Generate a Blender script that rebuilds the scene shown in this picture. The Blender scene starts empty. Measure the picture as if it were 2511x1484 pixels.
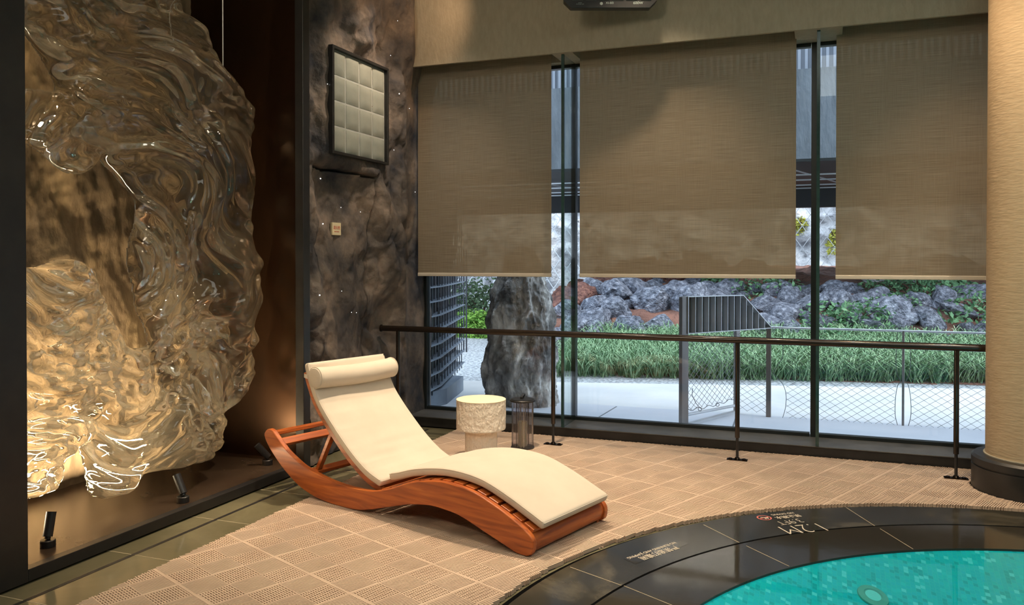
import bpy, math, random
import numpy as np
from mathutils import Vector, Matrix, noise
random.seed(7); rng=np.random.RandomState(5)
sc=bpy.context.scene; COL=sc.collection
PI=math.pi
# ------------------------------------------------------------------ camera
A=math.radians(20.9); PT=math.radians(0.6); FOC=2000.0
CAMP=Vector((0,0,1.5))
Fv=Vector((-math.sin(A)*math.cos(PT),math.cos(A)*math.cos(PT),-math.sin(PT)))
Rv=Vector((math.cos(A),math.sin(A),0)); Uv=Rv.cross(Fv)
CYP=640+FOC*math.tan(PT)
def ray(x,y): return Fv+Rv*((x-1255.5)/FOC)+Uv*((CYP-y)/FOC)
def onp(x,y,ax,v):
    d=ray(x,y); return CAMP+d*((v-CAMP[ax])/d[ax])
cam=bpy.data.cameras.new('camera'); camo=bpy.data.objects.new('camera',cam); COL.objects.link(camo)
cam.sensor_fit='HORIZONTAL'; cam.sensor_width=36; cam.lens=36*FOC/2511
cam.shift_y=-(742-CYP)/2511; cam.clip_end=200
camo.matrix_world=Matrix(((Rv.x,Uv.x,-Fv.x,0),(Rv.y,Uv.y,-Fv.y,0),(Rv.z,Uv.z,-Fv.z,1.5),(0,0,0,1)))
sc.camera=camo
# ------------------------------------------------------------------ materials
def mk(name):
    m=bpy.data.materials.new(name); m.use_nodes=True; nt=m.node_tree
    b=nt.nodes['Principled BSDF']; return m,nt,b
def nd(nt,t,**k):
    n=nt.nodes.new(t)
    for a,v in k.items(): setattr(n,a,v)
    return n
def lk(nt,a,b): nt.links.new(a,b)
def coords(nt,scale=(1,1,1),rot=(0,0,0),out='Object'):
    tc=nd(nt,'ShaderNodeTexCoord'); mp=nd(nt,'ShaderNodeMapping')
    mp.inputs['Scale'].default_value=scale; mp.inputs['Rotation'].default_value=rot
    lk(nt,tc.outputs[out],mp.inputs[0]); return mp.outputs[0]
def C4(c): return (c[0],c[1],c[2],1)
def mat(name,c1,c2=None,c3=None,scale=5,rough=.5,metal=0,bump=0,bscale=None,st=(1,1,1),rot=(0,0,0),detail=6,lo=.35,hi=.65,spec=.5,bst=None,coat=0,sheen=0,dist=0,bdist=.01,rvar=0):
    m,nt,b=mk(name)
    b.inputs['Roughness'].default_value=rough; b.inputs['Metallic'].default_value=metal
    b.inputs['Specular IOR Level'].default_value=spec; b.inputs['Coat Weight'].default_value=coat
    b.inputs['Sheen Weight'].default_value=sheen
    b.inputs['Base Color'].default_value=C4(c1)
    if c2:
        v=coords(nt,st,rot); n=nd(nt,'ShaderNodeTexNoise'); n.inputs['Scale'].default_value=scale
        n.inputs['Detail'].default_value=detail; n.inputs['Roughness'].default_value=.6; n.inputs['Distortion'].default_value=dist; lk(nt,v,n.inputs['Vector'])
        r=nd(nt,'ShaderNodeValToRGB'); e=r.color_ramp.elements
        e[0].position=lo;e[0].color=C4(c1);e[1].position=hi;e[1].color=C4(c2)
        if c3: q=e.new((lo+hi)/2); q.color=C4(c3)
        lk(nt,n.outputs['Fac'],r.inputs[0]); lk(nt,r.outputs[0],b.inputs['Base Color'])
        if rvar:
            mr=nd(nt,'ShaderNodeMapRange'); mr.inputs['To Min'].default_value=rough-rvar; mr.inputs['To Max'].default_value=rough+rvar
            lk(nt,n.outputs['Fac'],mr.inputs[0]); lk(nt,mr.outputs[0],b.inputs['Roughness'])
    if bump:
        v=coords(nt,bst or st,rot); n=nd(nt,'ShaderNodeTexNoise'); n.inputs['Scale'].default_value=bscale or scale*6
        n.inputs['Detail'].default_value=5; lk(nt,v,n.inputs['Vector'])
        bp=nd(nt,'ShaderNodeBump'); bp.inputs['Strength'].default_value=bump; bp.inputs['Distance'].default_value=bdist
        lk(nt,n.outputs['Fac'],bp.inputs['Height']); lk(nt,bp.outputs[0],b.inputs['Normal'])
    return m
def emis(name,c,s):
    m,nt,b=mk(name); b.inputs['Base Color'].default_value=C4(c); b.inputs['Emission Color'].default_value=C4(c); b.inputs['Emission Strength'].default_value=s; return m
def thin_glass(name,tint=(1,1,1),ior=1.45,rough=0,scale_refl=1.0):
    m,nt,b=mk(name); nt.nodes.remove(b); out=nt.nodes['Material Output']
    t=nd(nt,'ShaderNodeBsdfTransparent'); t.inputs[0].default_value=C4(tint)
    g=nd(nt,'ShaderNodeBsdfGlossy'); g.inputs['Roughness'].default_value=rough
    f=nd(nt,'ShaderNodeFresnel'); f.inputs[0].default_value=ior
    mx=nd(nt,'ShaderNodeMixShader'); mu=nd(nt,'ShaderNodeMath',operation='MULTIPLY'); mu.inputs[1].default_value=scale_refl
    lk(nt,f.outputs[0],mu.inputs[0]); lk(nt,mu.outputs[0],mx.inputs[0]); lk(nt,t.outputs[0],mx.inputs[1]); lk(nt,g.outputs[0],mx.inputs[2]); lk(nt,mx.outputs[0],out.inputs[0])
    return m
M={}
M['black']=mat('black_metal',(.012,.012,.013),(.02,.019,.018),scale=8,rough=.38,spec=.5)
M['bronze']=mat('dark_bronze',(.03,.02,.014),(.045,.03,.02),scale=6,rough=.22,metal=.9)
M['rail']=mat('rail_metal',(.020,.014,.010),(.03,.02,.014),scale=5,rough=.16,metal=.3,spec=.8)
M['wall_black']=mat('charcoal_wall',(.014,.014,.014),(.02,.02,.02),scale=3,rough=.55)
M['copper']=mat('brushed_copper_panel',(.030,.017,.010),(.055,.028,.014),scale=2.2,rough=.27,metal=.85,st=(1,1,.5),bump=.05,bscale=3)
M['plate']=mat('dark_metal_plate',(.040,.025,.016),(.058,.038,.024),scale=2.5,rough=.26,metal=.15,bump=.03,bscale=6,rvar=.06)
M['rockwall']=mat('sculpted_rock_plaster',(.034,.036,.044),(.29,.225,.175),(.125,.105,.09),scale=2.3,rough=.8,bump=.6,bscale=22,lo=.36,hi=.70,detail=9,bdist=.02,spec=.25)
M['nicherock']=mat('warm_rock_plaster',(.07,.052,.036),(.36,.26,.145),(.19,.135,.08),scale=2.4,rough=.75,bump=.8,bscale=9,lo=.3,hi=.7,detail=10,bdist=.03,st=(1,1,.55),spec=.3)
M['cream']=mat('cream_textured_wallcovering',(.34,.31,.235),(.385,.35,.27),scale=30,rough=.75,bump=.35,bscale=60,st=(1,1,.35),spec=.25)
M['column']=mat('cream_striated_plaster',(.46,.345,.215),(.51,.39,.25),scale=14,rough=.75,bump=.28,bscale=14,st=(1,1,3),bst=(1.2,1.2,5.5),spec=.2,bdist=.012)
M['ceil']=mat('ceiling_paint',(.45,.41,.34),(.48,.43,.36),scale=2,rough=.85)
M['sill']=mat('dark_slate',(.055,.055,.052),(.12,.12,.115),scale=4,rough=.35,bump=.1,bscale=12,lo=.3,hi=.75)
M['silldark']=mat('black_slate',(.016,.015,.014),(.03,.028,.026),scale=6,rough=.4)
M['frame']=mat('window_frame_metal',(.014,.019,.02),(.02,.025,.026),scale=5,rough=.3,metal=.2)
M['glass']=thin_glass('window_glass',(.96,.98,.99),1.5,0,.8)
M['finglass']=thin_glass('fin_glass',(.93,.97,.96),1.5,0,.35)
M['glassedge']=mat('glass_edge',(.02,.05,.05),(.03,.07,.065),scale=20,rough=.15)
M['mat']=mat('beige_vinyl_mat',(.52,.385,.285),(.60,.455,.34),(.56,.42,.31),scale=3.2,rough=.62,bump=.1,bscale=90,spec=.3)
M['wood']=None
M['cushion']=mat('cream_fabric',(.60,.52,.42),(.64,.56,.455),scale=4,rough=.85,bump=.12,bscale=420,sheen=.15,spec=.2,bdist=.001)
M['plaster']=mat('rough_cream_plaster',(.86,.79,.67),rough=.85,bump=.7,bscale=34,st=(1,1,.8),bdist=.03,spec=.2)
M['tabletop']=mat('smooth_cream_top',(.84,.72,.50),(.88,.76,.55),scale=6,rough=.6)
M['candle']=mat('candle_wax',(.88,.80,.55),(.93,.86,.62),scale=8,rough=.5); 
M['candle'].node_tree.nodes['Principled BSDF'].inputs['Subsurface Weight'].default_value=.2
M['ribglass']=thin_glass('ribbed_glass',(.96,.96,.985),1.5,.22,1.3)
M['steel']=mat('brushed_stainless',(.16,.145,.135),(.26,.245,.235),scale=3,rough=.38,metal=.6,st=(1,1,.2))
M['steelbright']=mat('bright_stainless',(.5,.52,.55),(.62,.64,.66),scale=3,rough=.35,metal=.5)
M['cable']=mat('steel_cable',(.08,.09,.10),(.13,.14,.15),scale=10,rough=.5,metal=.3)
M['darksteel']=mat('blue_grey_steel',(.035,.045,.06),(.06,.075,.095),scale=4,rough=.45)
M['shelf']=mat('grey_blue_shelf',(.16,.19,.24),(.22,.26,.31),scale=4,rough=.5)
M['darkfin']=mat('dark_fin',(.012,.014,.02),(.022,.026,.036),scale=6,rough=.45)
M['concrete']=mat('grey_concrete',(.055,.065,.075),(.095,.11,.125),scale=1.6,rough=.85,bump=.8,bscale=7,st=(2.2,2.2,.6),bdist=.05)
M['soffit']=mat('black_soffit',(.012,.013,.016),(.02,.022,.026),scale=.8,rough=.6)
M['flute']=mat('fluted_panel',(.13,.15,.18),(.18,.20,.235),scale=1,rough=.5)
M['paving']=mat('white_paving',(.52,.53,.54),(.66,.66,.65),scale=.9,rough=.85,bump=.1,bscale=12,lo=.3,hi=.7)
M['paving2']=mat('pale_paving',(.46,.48,.53),(.54,.56,.60),scale=.8,rough=.8,bump=.05,bscale=12)
M['joint']=mat('dark_joint',(.12,.13,.14),(.17,.18,.19),scale=5,rough=.9)
M['gravel']=mat('pale_gravel',(.16,.17,.18),(.62,.65,.68),(.38,.40,.42),scale=26,rough=.9,bump=1,bscale=30,lo=.36,hi=.64,bdist=.03)
M['soil']=mat('red_brown_soil',(.07,.038,.03),(.33,.15,.10),(.19,.09,.065),scale=.9,rough=.95,bump=1,bscale=4,lo=.3,hi=.7,bdist=.2,detail=9)
M['bedsoil']=mat('dark_bed_soil',(.03,.045,.03),(.07,.09,.055),scale=4,rough=.95)
M['cliff']=mat('pale_cliff_rock',(.24,.24,.26),(.80,.78,.78),(.55,.54,.55),scale=1.0,rough=.9,bump=1,bscale=2.2,lo=.3,hi=.66,detail=10,bdist=.4)
M['greyrock']=mat('blue_grey_rock',(.07,.075,.10),(.50,.52,.60),(.22,.235,.29),scale=3.4,rough=.85,bump=1,bscale=8,lo=.34,hi=.68,detail=9,bdist=.1)
M['redrock']=mat('red_rock',(.09,.04,.035),(.42,.20,.14),(.25,.11,.085),scale=2.4,rough=.9,bump=1,bscale=7,lo=.32,hi=.7,detail=8,bdist=.1)
M['standstone']=mat('grey_standing_rock',(.06,.058,.055),(.80,.77,.72),(.26,.25,.235),scale=4.2,rough=.8,bump=1,bscale=9,lo=.36,hi=.68,detail=10,bdist=.08,st=(1,1,.55),dist=.6)
M['grass']=mat('grass_blades',(.08,.17,.08),(.50,.63,.38),(.21,.35,.18),scale=9,rough=.55,lo=.3,hi=.72)
M['hedge']=mat('bright_green_hedge',(.09,.26,.03),(.34,.58,.10),scale=9,rough=.7,bump=1,bscale=12,bdist=.1)
M['shrub']=mat('soft_green_shrub',(.07,.15,.06),(.33,.46,.25),scale=7,rough=.7,bump=1,bscale=10,bdist=.1)
M['ivy']=mat('dark_green_leaves',(.03,.10,.045),(.17,.34,.15),scale=8,rough=.6)
M['yellow']=mat('yellow_green_leaves',(.42,.42,.05),(.62,.58,.12),scale=8,rough=.6)
M['white']=mat('off_white_plastic',(.70,.66,.58),(.74,.70,.62),scale=6,rough=.45)
M['blindbar']=mat('cream_aluminium_bar',(.62,.56,.46),(.66,.60,.50),scale=6,rough=.4)
M['letter']=mat('inlaid_pale_lettering',(.62,.54,.42),(.72,.63,.50),scale=40,rough=.5)
M['redink']=mat('red_print',(.62,.10,.06),(.66,.13,.08),scale=20,rough=.5)
M['redring']=mat('red_enamel_ring',(.55,.13,.10),(.60,.16,.12),scale=20,rough=.4)
M['plaque']=mat('cream_plaque',(.80,.68,.42),(.84,.72,.46),scale=6,rough=.5)
M['led']=mat('lens_cells',(.42,.52,.46),(.52,.60,.54),scale=12,rough=.25)
M['logo']=mat('grey_print',(.30,.36,.35),(.34,.40,.38),scale=12,rough=.4)
M['blockglass']=mat('frosted_glass_block',(.27,.285,.245),(.32,.33,.28),scale=4,rough=.22,bump=.08,bscale=90,spec=.6)
M['grid']=mat('pale_grout',(.40,.41,.37),(.44,.45,.41),scale=4,rough=.5)
M['cover']=mat('green_plastic_cover',(.05,.14,.12),(.07,.17,.15),scale=6,rough=.5)
M['star']=emis('fibre_optic_tip',(1,.97,.92),7)
M['exit']=emis('green_lamp',(.02,.8,.25),1.2)
M['lens']=emis('warm_lamp_lens',(1,.78,.48),14)
M['ledstrip']=emis('warm_led',(1,.66,.30),6)
M['down']=emis('downlight_lens',(1,.75,.45),12)
# wood with stretched grain
def wood(name,rot=(0,0,0),st=(1.2,14,14)):
    m,nt,b=mk(name); b.inputs['Roughness'].default_value=.38; b.inputs['Coat Weight'].default_value=.15; b.inputs['Coat Roughness'].default_value=.3
    v=coords(nt,st,rot); n=nd(nt,'ShaderNodeTexNoise'); n.inputs['Scale'].default_value=2.2; n.inputs['Detail'].default_value=7; n.inputs['Distortion'].default_value=.8; lk(nt,v,n.inputs['Vector'])
    r=nd(nt,'ShaderNodeValToRGB'); e=r.color_ramp.elements; e[0].position=.25;e[0].color=(.20,.040,.009,1);e[1].position=.78;e[1].color=(.62,.18,.035,1)
    q=e.new(.5); q.color=(.44,.105,.020,1)
    lk(nt,n.outputs['Fac'],r.inputs[0]); lk(nt,r.outputs[0],b.inputs['Base Color'])
    bp=nd(nt,'ShaderNodeBump'); bp.inputs['Strength'].default_value=.08; bp.inputs['Distance'].default_value=.002; lk(nt,n.outputs['Fac'],bp.inputs['Height']); lk(nt,bp.outputs[0],b.inputs['Normal'])
    return m
M['wood']=wood('teak_lengthwise'); M['woodx']=wood('teak_crosswise',st=(14,1.2,14))
# stone tile floors
def stone(name,c1,c2,c3,rough,scale=1.6):
    m=mat(name,c1,c2,c3,scale=scale,rough=rough,detail=9,lo=.3,hi=.75,bump=.04,bscale=5,dist=.5,rvar=.05,spec=.45); return m
M['tile']=stone('olive_slate_tile',(.11,.10,.055),(.22,.197,.115),(.15,.134,.08),.10)
M['coping']=stone('black_marble',(.020,.019,.014),(.17,.145,.10),(.040,.036,.026),.14,scale=1.7)
M['coping2']=stone('polished_black_marble',(.024,.021,.014),(.050,.043,.029),(.034,.029,.020),.07,scale=1.1)
M['vein']=mat('pale_grout_line',(.38,.31,.19),(.48,.40,.27),scale=20,rough=.5)
# mosaic
def mosaic():
    m,nt,b=mk('turquoise_mosaic'); b.inputs['Roughness'].default_value=.3
    v=coords(nt,(1,1,1),(0,0,PI/2))
    br=nd(nt,'ShaderNodeTexBrick'); br.offset=0.5; br.squash=1; br.offset_frequency=2
    br.inputs['Scale'].default_value=1; br.inputs['Brick Width'].default_value=.023; br.inputs['Row Height'].default_value=.0225
    br.inputs['Mortar Size'].default_value=.0009; br.inputs['Color1'].default_value=(0,0,0,1); br.inputs['Color2'].default_value=(1,1,1,1); br.inputs['Mortar'].default_value=(.5,.5,.5,1); br.inputs['Bias'].default_value=0
    lk(nt,v,br.inputs['Vector'])
    r=nd(nt,'ShaderNodeValToRGB'); r.color_ramp.interpolation='CONSTANT'; e=r.color_ramp.elements
    e[0].position=0;e[0].color=(.0,.43,.42,1);e[1].position=.14;e[1].color=(.0,.52,.53,1)
    for p,c in ((.4,(.0,.56,.54,1)),(.65,(.0,.54,.57,1)),(.84,(.01,.60,.58,1)),(.92,(.16,.72,.70,1))):
        q=e.new(p); q.color=c
    lk(nt,br.outputs['Color'],r.inputs[0])
    mx=nd(nt,'ShaderNodeMix',data_type='RGBA'); mx.inputs['B'].default_value=(.06,.58,.52,1)
    lk(nt,br.outputs['Fac'],mx.inputs['Factor']); lk(nt,r.outputs[0],mx.inputs['A']); lk(nt,mx.outputs['Result'],b.inputs['Base Color'])
    return m
M['mosaic']=mosaic()
def water():
    m=thin_glass('pool_water_surface',(.55,.90,.97),1.33,0.0)
    nt=m.node_tree; v=coords(nt); n=nd(nt,'ShaderNodeTexNoise'); n.inputs['Scale'].default_value=2.2; n.inputs['Detail'].default_value=1; lk(nt,v,n.inputs['Vector'])
    bp=nd(nt,'ShaderNodeBump'); bp.inputs['Strength'].default_value=.12; bp.inputs['Distance'].default_value=.02; lk(nt,n.outputs['Fac'],bp.inputs['Height'])
    for x in nt.nodes:
        if x.type in('BSDF_GLOSSY','FRESNEL'): lk(nt,bp.outputs[0],x.inputs['Normal'])
    return m
M['water']=water()
def blindmat():
    m,nt,b=mk('woven_linen_blind'); nt.nodes.remove(b); out=nt.nodes['Material Output']
    v1=coords(nt,(1.5,1.5,110)); v2=coords(nt,(120,120,2)); 
    n1=nd(nt,'ShaderNodeTexNoise'); n1.inputs['Scale'].default_value=3; n1.inputs['Detail'].default_value=5; lk(nt,v1,n1.inputs['Vector'])
    n2=nd(nt,'ShaderNodeTexNoise'); n2.inputs['Scale'].default_value=3; n2.inputs['Detail'].default_value=3; lk(nt,v2,n2.inputs['Vector'])
    ad=nd(nt,'ShaderNodeMath',operation='MULTIPLY_ADD'); ad.inputs[1].default_value=.35; lk(nt,n2.outputs['Fac'],ad.inputs[0]); lk(nt,n1.outputs['Fac'],ad.inputs[2])
    r=nd(nt,'ShaderNodeValToRGB'); e=r.color_ramp.elements; e[0].position=.45;e[0].color=(.245,.19,.125,1);e[1].position=.9;e[1].color=(.40,.32,.22,1)
    lk(nt,ad.outputs[0],r.inputs[0])
    d=nd(nt,'ShaderNodeBsdfDiffuse'); t=nd(nt,'ShaderNodeBsdfTranslucent'); tr=nd(nt,'ShaderNodeBsdfTransparent'); tr.inputs[0].default_value=(.85,.70,.45,1)
    lk(nt,r.outputs[0],d.inputs[0]); lk(nt,r.outputs[0],t.inputs[0])
    m1=nd(nt,'ShaderNodeMixShader'); m1.inputs[0].default_value=.25; m2=nd(nt,'ShaderNodeMixShader'); m2.inputs[0].default_value=.065
    lk(nt,d.outputs[0],m1.inputs[1]); lk(nt,t.outputs[0],m1.inputs[2]); lk(nt,m1.outputs[0],m2.inputs[1]); lk(nt,tr.outputs[0],m2.inputs[2]); lk(nt,m2.outputs[0],out.inputs[0])
    return m
M['blind']=blindmat()
def acrylic():
    m,nt,b=mk('clear_cast_acrylic'); out=nt.nodes['Material Output']
    b.inputs['Base Color'].default_value=(1,.96,.88,1); b.inputs['Transmission Weight'].default_value=1; b.inputs['Roughness'].default_value=.012; b.inputs['IOR'].default_value=1.46
    t=nd(nt,'ShaderNodeBsdfTranslucent'); t.inputs[0].default_value=(1,.93,.76,1)
    tp=nd(nt,'ShaderNodeBsdfTransparent'); tp.inputs[0].default_value=(1,.96,.88,1)
    m1=nd(nt,'ShaderNodeMixShader'); m1.inputs[0].default_value=.035; m2=nd(nt,'ShaderNodeMixShader'); m2.inputs[0].default_value=.10
    lk(nt,b.outputs[0],m1.inputs[1]); lk(nt,t.outputs[0],m1.inputs[2]); lk(nt,m1.outputs[0],m2.inputs[1]); lk(nt,tp.outputs[0],m2.inputs[2]); lk(nt,m2.outputs[0],out.inputs[0])
    return m
M['acrylic']=acrylic()
# ------------------------------------------------------------------ mesh helpers
class MB:
    def __init__(s): s.v=[];s.f=[];s.mi=[]
    def add(s,vs,fs,mi=0):
        o=len(s.v); s.v+= [tuple(p) for p in vs]; s.f+=[tuple(i+o for i in f) for f in fs]; s.mi+=[mi]*len(fs)
    def box(s,a,b,mi=0,rz=0,c=None):
        x0,y0,z0=a;x1,y1,z1=b
        vs=[(x0,y0,z0),(x1,y0,z0),(x1,y1,z0),(x0,y1,z0),(x0,y0,z1),(x1,y0,z1),(x1,y1,z1),(x0,y1,z1)]
        if rz:
            cx,cy=c if c else ((x0+x1)/2,(y0+y1)/2); k,q=math.cos(rz),math.sin(rz)
            vs=[(cx+(x-cx)*k-(y-cy)*q,cy+(x-cx)*q+(y-cy)*k,z) for x,y,z in vs]
        s.add(vs,[(0,3,2,1),(4,5,6,7),(0,1,5,4),(1,2,6,5),(2,3,7,6),(3,0,4,7)],mi); return s
    def bar(s,p,q,w,h,up=(0,0,1),mi=0):
        p=Vector(p);q=Vector(q);d=(q-p).normalized();up=Vector(up);sd=d.cross(up)
        if sd.length<1e-5: sd=d.cross(Vector((1,0,0)))
        sd.normalize();u=sd.cross(d)
        vs=[e+sd*(a*w/2)+u*(b*h/2) for e in (p,q) for a,b in ((-1,-1),(1,-1),(1,1),(-1,1))]
        s.add(vs,[(0,1,2,3),(7,6,5,4),(0,4,5,1),(1,5,6,2),(2,6,7,3),(3,7,4,0)],mi); return s
    def tube(s,pts,r,n=12,mi=0,caps=True):
        pts=[Vector(p) for p in pts]; rs=r if isinstance(r,(list,tuple)) else [r]*len(pts)
        vs=[];up=None
        for i,p in enumerate(pts):
            d=(pts[min(i+1,len(pts)-1)]-pts[max(i-1,0)]).normalized()
            if up is None:
                up=d.cross(Vector((0,0,1)))
                if up.length<1e-3: up=d.cross(Vector((1,0,0)))
                up.normalize()
            a=(up-d*up.dot(d)).normalized();b=d.cross(a);up=a
            vs+=[p+(a*math.cos(2*PI*k/n)+b*math.sin(2*PI*k/n))*rs[i] for k in range(n)]
        fs=[(i*n+k,i*n+(k+1)%n,(i+1)*n+(k+1)%n,(i+1)*n+k) for i in range(len(pts)-1) for k in range(n)]
        if caps: fs+=[tuple(range(n-1,-1,-1)),tuple((len(pts)-1)*n+k for k in range(n))]
        s.add(vs,fs,mi); return s
    def lathe(s,prof,c=(0,0,0),n=48,mi=0,fn=None):
        vs=[]
        for i,(r,z) in enumerate(prof):
            for k in range(n):
                t=2*PI*k/n; rr=r+(fn(t,z,r) if fn else 0)
                vs.append((c[0]+rr*math.cos(t),c[1]+rr*math.sin(t),c[2]+z))
        fs=[(i*n+k,i*n+(k+1)%n,(i+1)*n+(k+1)%n,(i+1)*n+k) for i in range(len(prof)-1) for k in range(n)]
        fs+=[tuple(range(n-1,-1,-1)),tuple((len(prof)-1)*n+k for k in range(n))]
        s.add(vs,fs,mi); return s
    def prism(s,poly,a,b,fn,mi=0):   # poly list of 2D, extruded between a and b through fn(u,v,w)
        n=len(poly); vs=[fn(u,v,a) for u,v in poly]+[fn(u,v,b) for u,v in poly]
        s.add(vs,[tuple(range(n-1,-1,-1)),tuple(range(n,2*n))]+[(i,(i+1)%n,n+(i+1)%n,n+i) for i in range(n)],mi); return s
    def build(s,name,m,parent=None,smooth=False,bevel=0,loc=None,recalc=True,angle=35):
        me=bpy.data.meshes.new(name); me.from_pydata(s.v,[],s.f)
        for x in (m if isinstance(m,list) else [m]): me.materials.append(x)
        if isinstance(m,list): me.polygons.foreach_set('material_index',s.mi)
        if recalc:
            import bmesh
            bm=bmesh.new(); bm.from_mesh(me); bmesh.ops.recalc_face_normals(bm,faces=bm.faces); bm.to_mesh(me); bm.free()
        me.update()
        if smooth:
            me.polygons.foreach_set('use_smooth',[True]*len(me.polygons))
            if smooth!='all':
                try: me.set_sharp_from_angle(angle=math.radians(angle))
                except Exception: pass
        o=bpy.data.objects.new(name,me); COL.objects.link(o)
        if parent: o.parent=parent
        if loc: o.location=loc
        if bevel:
            bv=o.modifiers.new('bevel','BEVEL'); bv.width=bevel; bv.segments=2; bv.limit_method='ANGLE'; bv.angle_limit=math.radians(40)
        return o
def tag(o,label=None,cat=None,group=None,kind=None):
    if label: o['label']=label
    if cat: o['category']=cat
    if group: o['group']=group
    if kind: o['kind']=kind
    return o
def empty(name,loc=(0,0,0),rz=0):
    o=bpy.data.objects.new(name,None); COL.objects.link(o); o.location=loc; o.rotation_euler=(0,0,rz); o.empty_display_size=.1; return o
def copy_tree(o,parent=None):
    c=o.copy(); COL.objects.link(c)
    if parent: c.parent=parent
    for ch in [x for x in COL.objects if x.parent==o]: copy_tree(ch,c)
    return c
def struct(o): o['kind']='structure'; return o
def fbm(x,y,z,o=4,h=.55):
    a=1;t=0;p=Vector((x,y,z))
    for _ in range(o): t+=a*noise.noise(p); a*=h; p=p*2.03+Vector((3.1,1.7,5.3))
    return t
def ridge(x,y,z,o=4,h=.5):
    a=1;t=0;p=Vector((x,y,z))
    for _ in range(o): t+=a*(1-2*abs(noise.noise(p))); a*=h; p=p*2.1+Vector((1.3,7.7,2.9))
    return t
def sridge(x,y,z,o=3,h=.5):
    a=1;t=0;p=Vector((x,y,z))
    for _ in range(o): n=noise.noise(p); t+=a*(1-2*math.sqrt(n*n+.006)); a*=h; p=p*2.1+Vector((1.3,7.7,2.9))
    return t
def catmull(P,n=8):
    out=[]
    for i in range(len(P)-1):
        p0=P[max(i-1,0)];p1=P[i];p2=P[i+1];p3=P[min(i+2,len(P)-1)]
        for k in range(n):
            t=k/n
            out.append(tuple(.5*((2*b)+(-a+c)*t+(2*a-5*b+4*c-d)*t*t+(-a+3*b-3*c+d)*t**3) for a,b,c,d in zip(p0,p1,p2,p3)))
    out.append(tuple(P[-1])); return out
def grid(name,m,us,vs,fn,parent=None,smooth=True,skip=None):
    nu,nv=len(us),len(vs); V=[fn(u,v) for u in us for v in vs]
    F=[(i*nv+j,(i+1)*nv+j,(i+1)*nv+j+1,i*nv+j+1) for i in range(nu-1) for j in range(nv-1) if not(skip and skip((us[i]+us[i+1])/2,(vs[j]+vs[j+1])/2))]
    me=bpy.data.meshes.new(name); me.from_pydata(V,[],F); me.materials.append(m); me.update()
    if smooth: me.polygons.foreach_set('use_smooth',[True]*len(me.polygons))
    o=bpy.data.objects.new(name,me); COL.objects.link(o)
    if parent: o.parent=parent
    return o
def text(body,size,M4,m,name,parent=None,ext=.0006,sx=1.0,space=1.0,align='CENTER',thin=0):
    cu=bpy.data.curves.new('lettering_curve','FONT'); cu.body=body; cu.size=size; cu.extrude=ext; cu.align_x=align; cu.align_y='CENTER'; cu.space_character=space; cu.offset=thin*size
    t=bpy.data.objects.new('lettering_tmp',cu); COL.objects.link(t)
    bpy.context.view_layer.update()
    me=bpy.data.meshes.new_from_object(t.evaluated_get(bpy.context.evaluated_depsgraph_get()))
    bpy.data.objects.remove(t); bpy.data.curves.remove(cu)
    me.transform(Matrix.Diagonal((sx,1,1,1))); me.transform(M4); me.materials.clear(); me.materials.append(m); me.name=name
    o=bpy.data.objects.new(name,me); COL.objects.link(o)
    if parent: o.parent=parent
    return o
def linsp(a,b,n): return [a+(b-a)*i/(n-1) for i in range(n)]
#%%SECTIONS
# ================================================================== SETTING
XL=-3.74; GY=7.04; ZH=3.257; CEIL=4.2
PC=(1.307,3.03); RC=2.60          # outer edge of coping
PM=(1.502,2.84); RM=2.504
PW=(1.455,2.86); RW=2.092
def circ(c,r,n=160,z=0): return [(c[0]+r*math.cos(2*PI*k/n),c[1]+r*math.sin(2*PI*k/n),z) for k in range(n)]
def ringmesh(b,c1,r1,z1,c2,r2,z2,n=160,mi=0):
    b.add(circ(c1,r1,n,z1)+circ(c2,r2,n,z2),[(k,(k+1)%n,n+(k+1)%n,n+k) for k in range(n)],mi)
# floor: a slab with a round hole for the pool
def floor():
    b=MB(); n=160; z=-.0225; R=RC+.05
    x0,x1,y0,y1=-4.7,4.6,-3.2,7.2
    inner=circ(PC,R,n,z); outer=[]
    for k in range(n):
        dx,dy=math.cos(2*PI*k/n),math.sin(2*PI*k/n)
        t=min([( (x1 if dx>0 else x0)-PC[0])/dx if abs(dx)>1e-9 else 1e9,((y1 if dy>0 else y0)-PC[1])/dy if abs(dy)>1e-9 else 1e9])
        outer.append((PC[0]+dx*t,PC[1]+dy*t,z))
    # corners
    b.add(inner+outer,[(k,(k+1)%n,n+(k+1)%n,n+k) for k in range(n)])
    for cx,cy in ((x0,y0),(x1,y0),(x1,y1),(x0,y1)):
        k=max(range(n),key=lambda k:1 if (abs(outer[k][0]-outer[(k+1)%n][0])>1e-6 and abs(outer[k][1]-outer[(k+1)%n][1])>1e-6 and math.hypot(outer[k][0]-cx,outer[k][1]-cy)<1) else 0)
        b.add([outer[k],outer[(k+1)%n],(cx,cy,z)],[(0,1,2)])
    o=b.build('floor',M['tile'],recalc=False); struct(o); 
    # drainage channel around the pool, below tile level
    c=MB(); ringmesh(c,PC,R,z,PC,R,-.09); ringmesh(c,PC,R,-.09,PC,RC-.05,-.09)
    struct(c.build('trim_4',M['silldark'],recalc=False))
    # dark slot drain and pale joints set into the tile border
    s=MB(); s.box((-3.345,-3,-.0240),(-3.322,6.6,-.0210)); struct(s.build('trim_5',M['silldark']))
    j=MB(); y=.78
    while y<6.6:
        j.box((-3.60,y-.002,-.0240),(-3.05,y+.002,-.0217)); y+=.613
    struct(j.build('trim_6',M['vein']))
floor()
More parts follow.
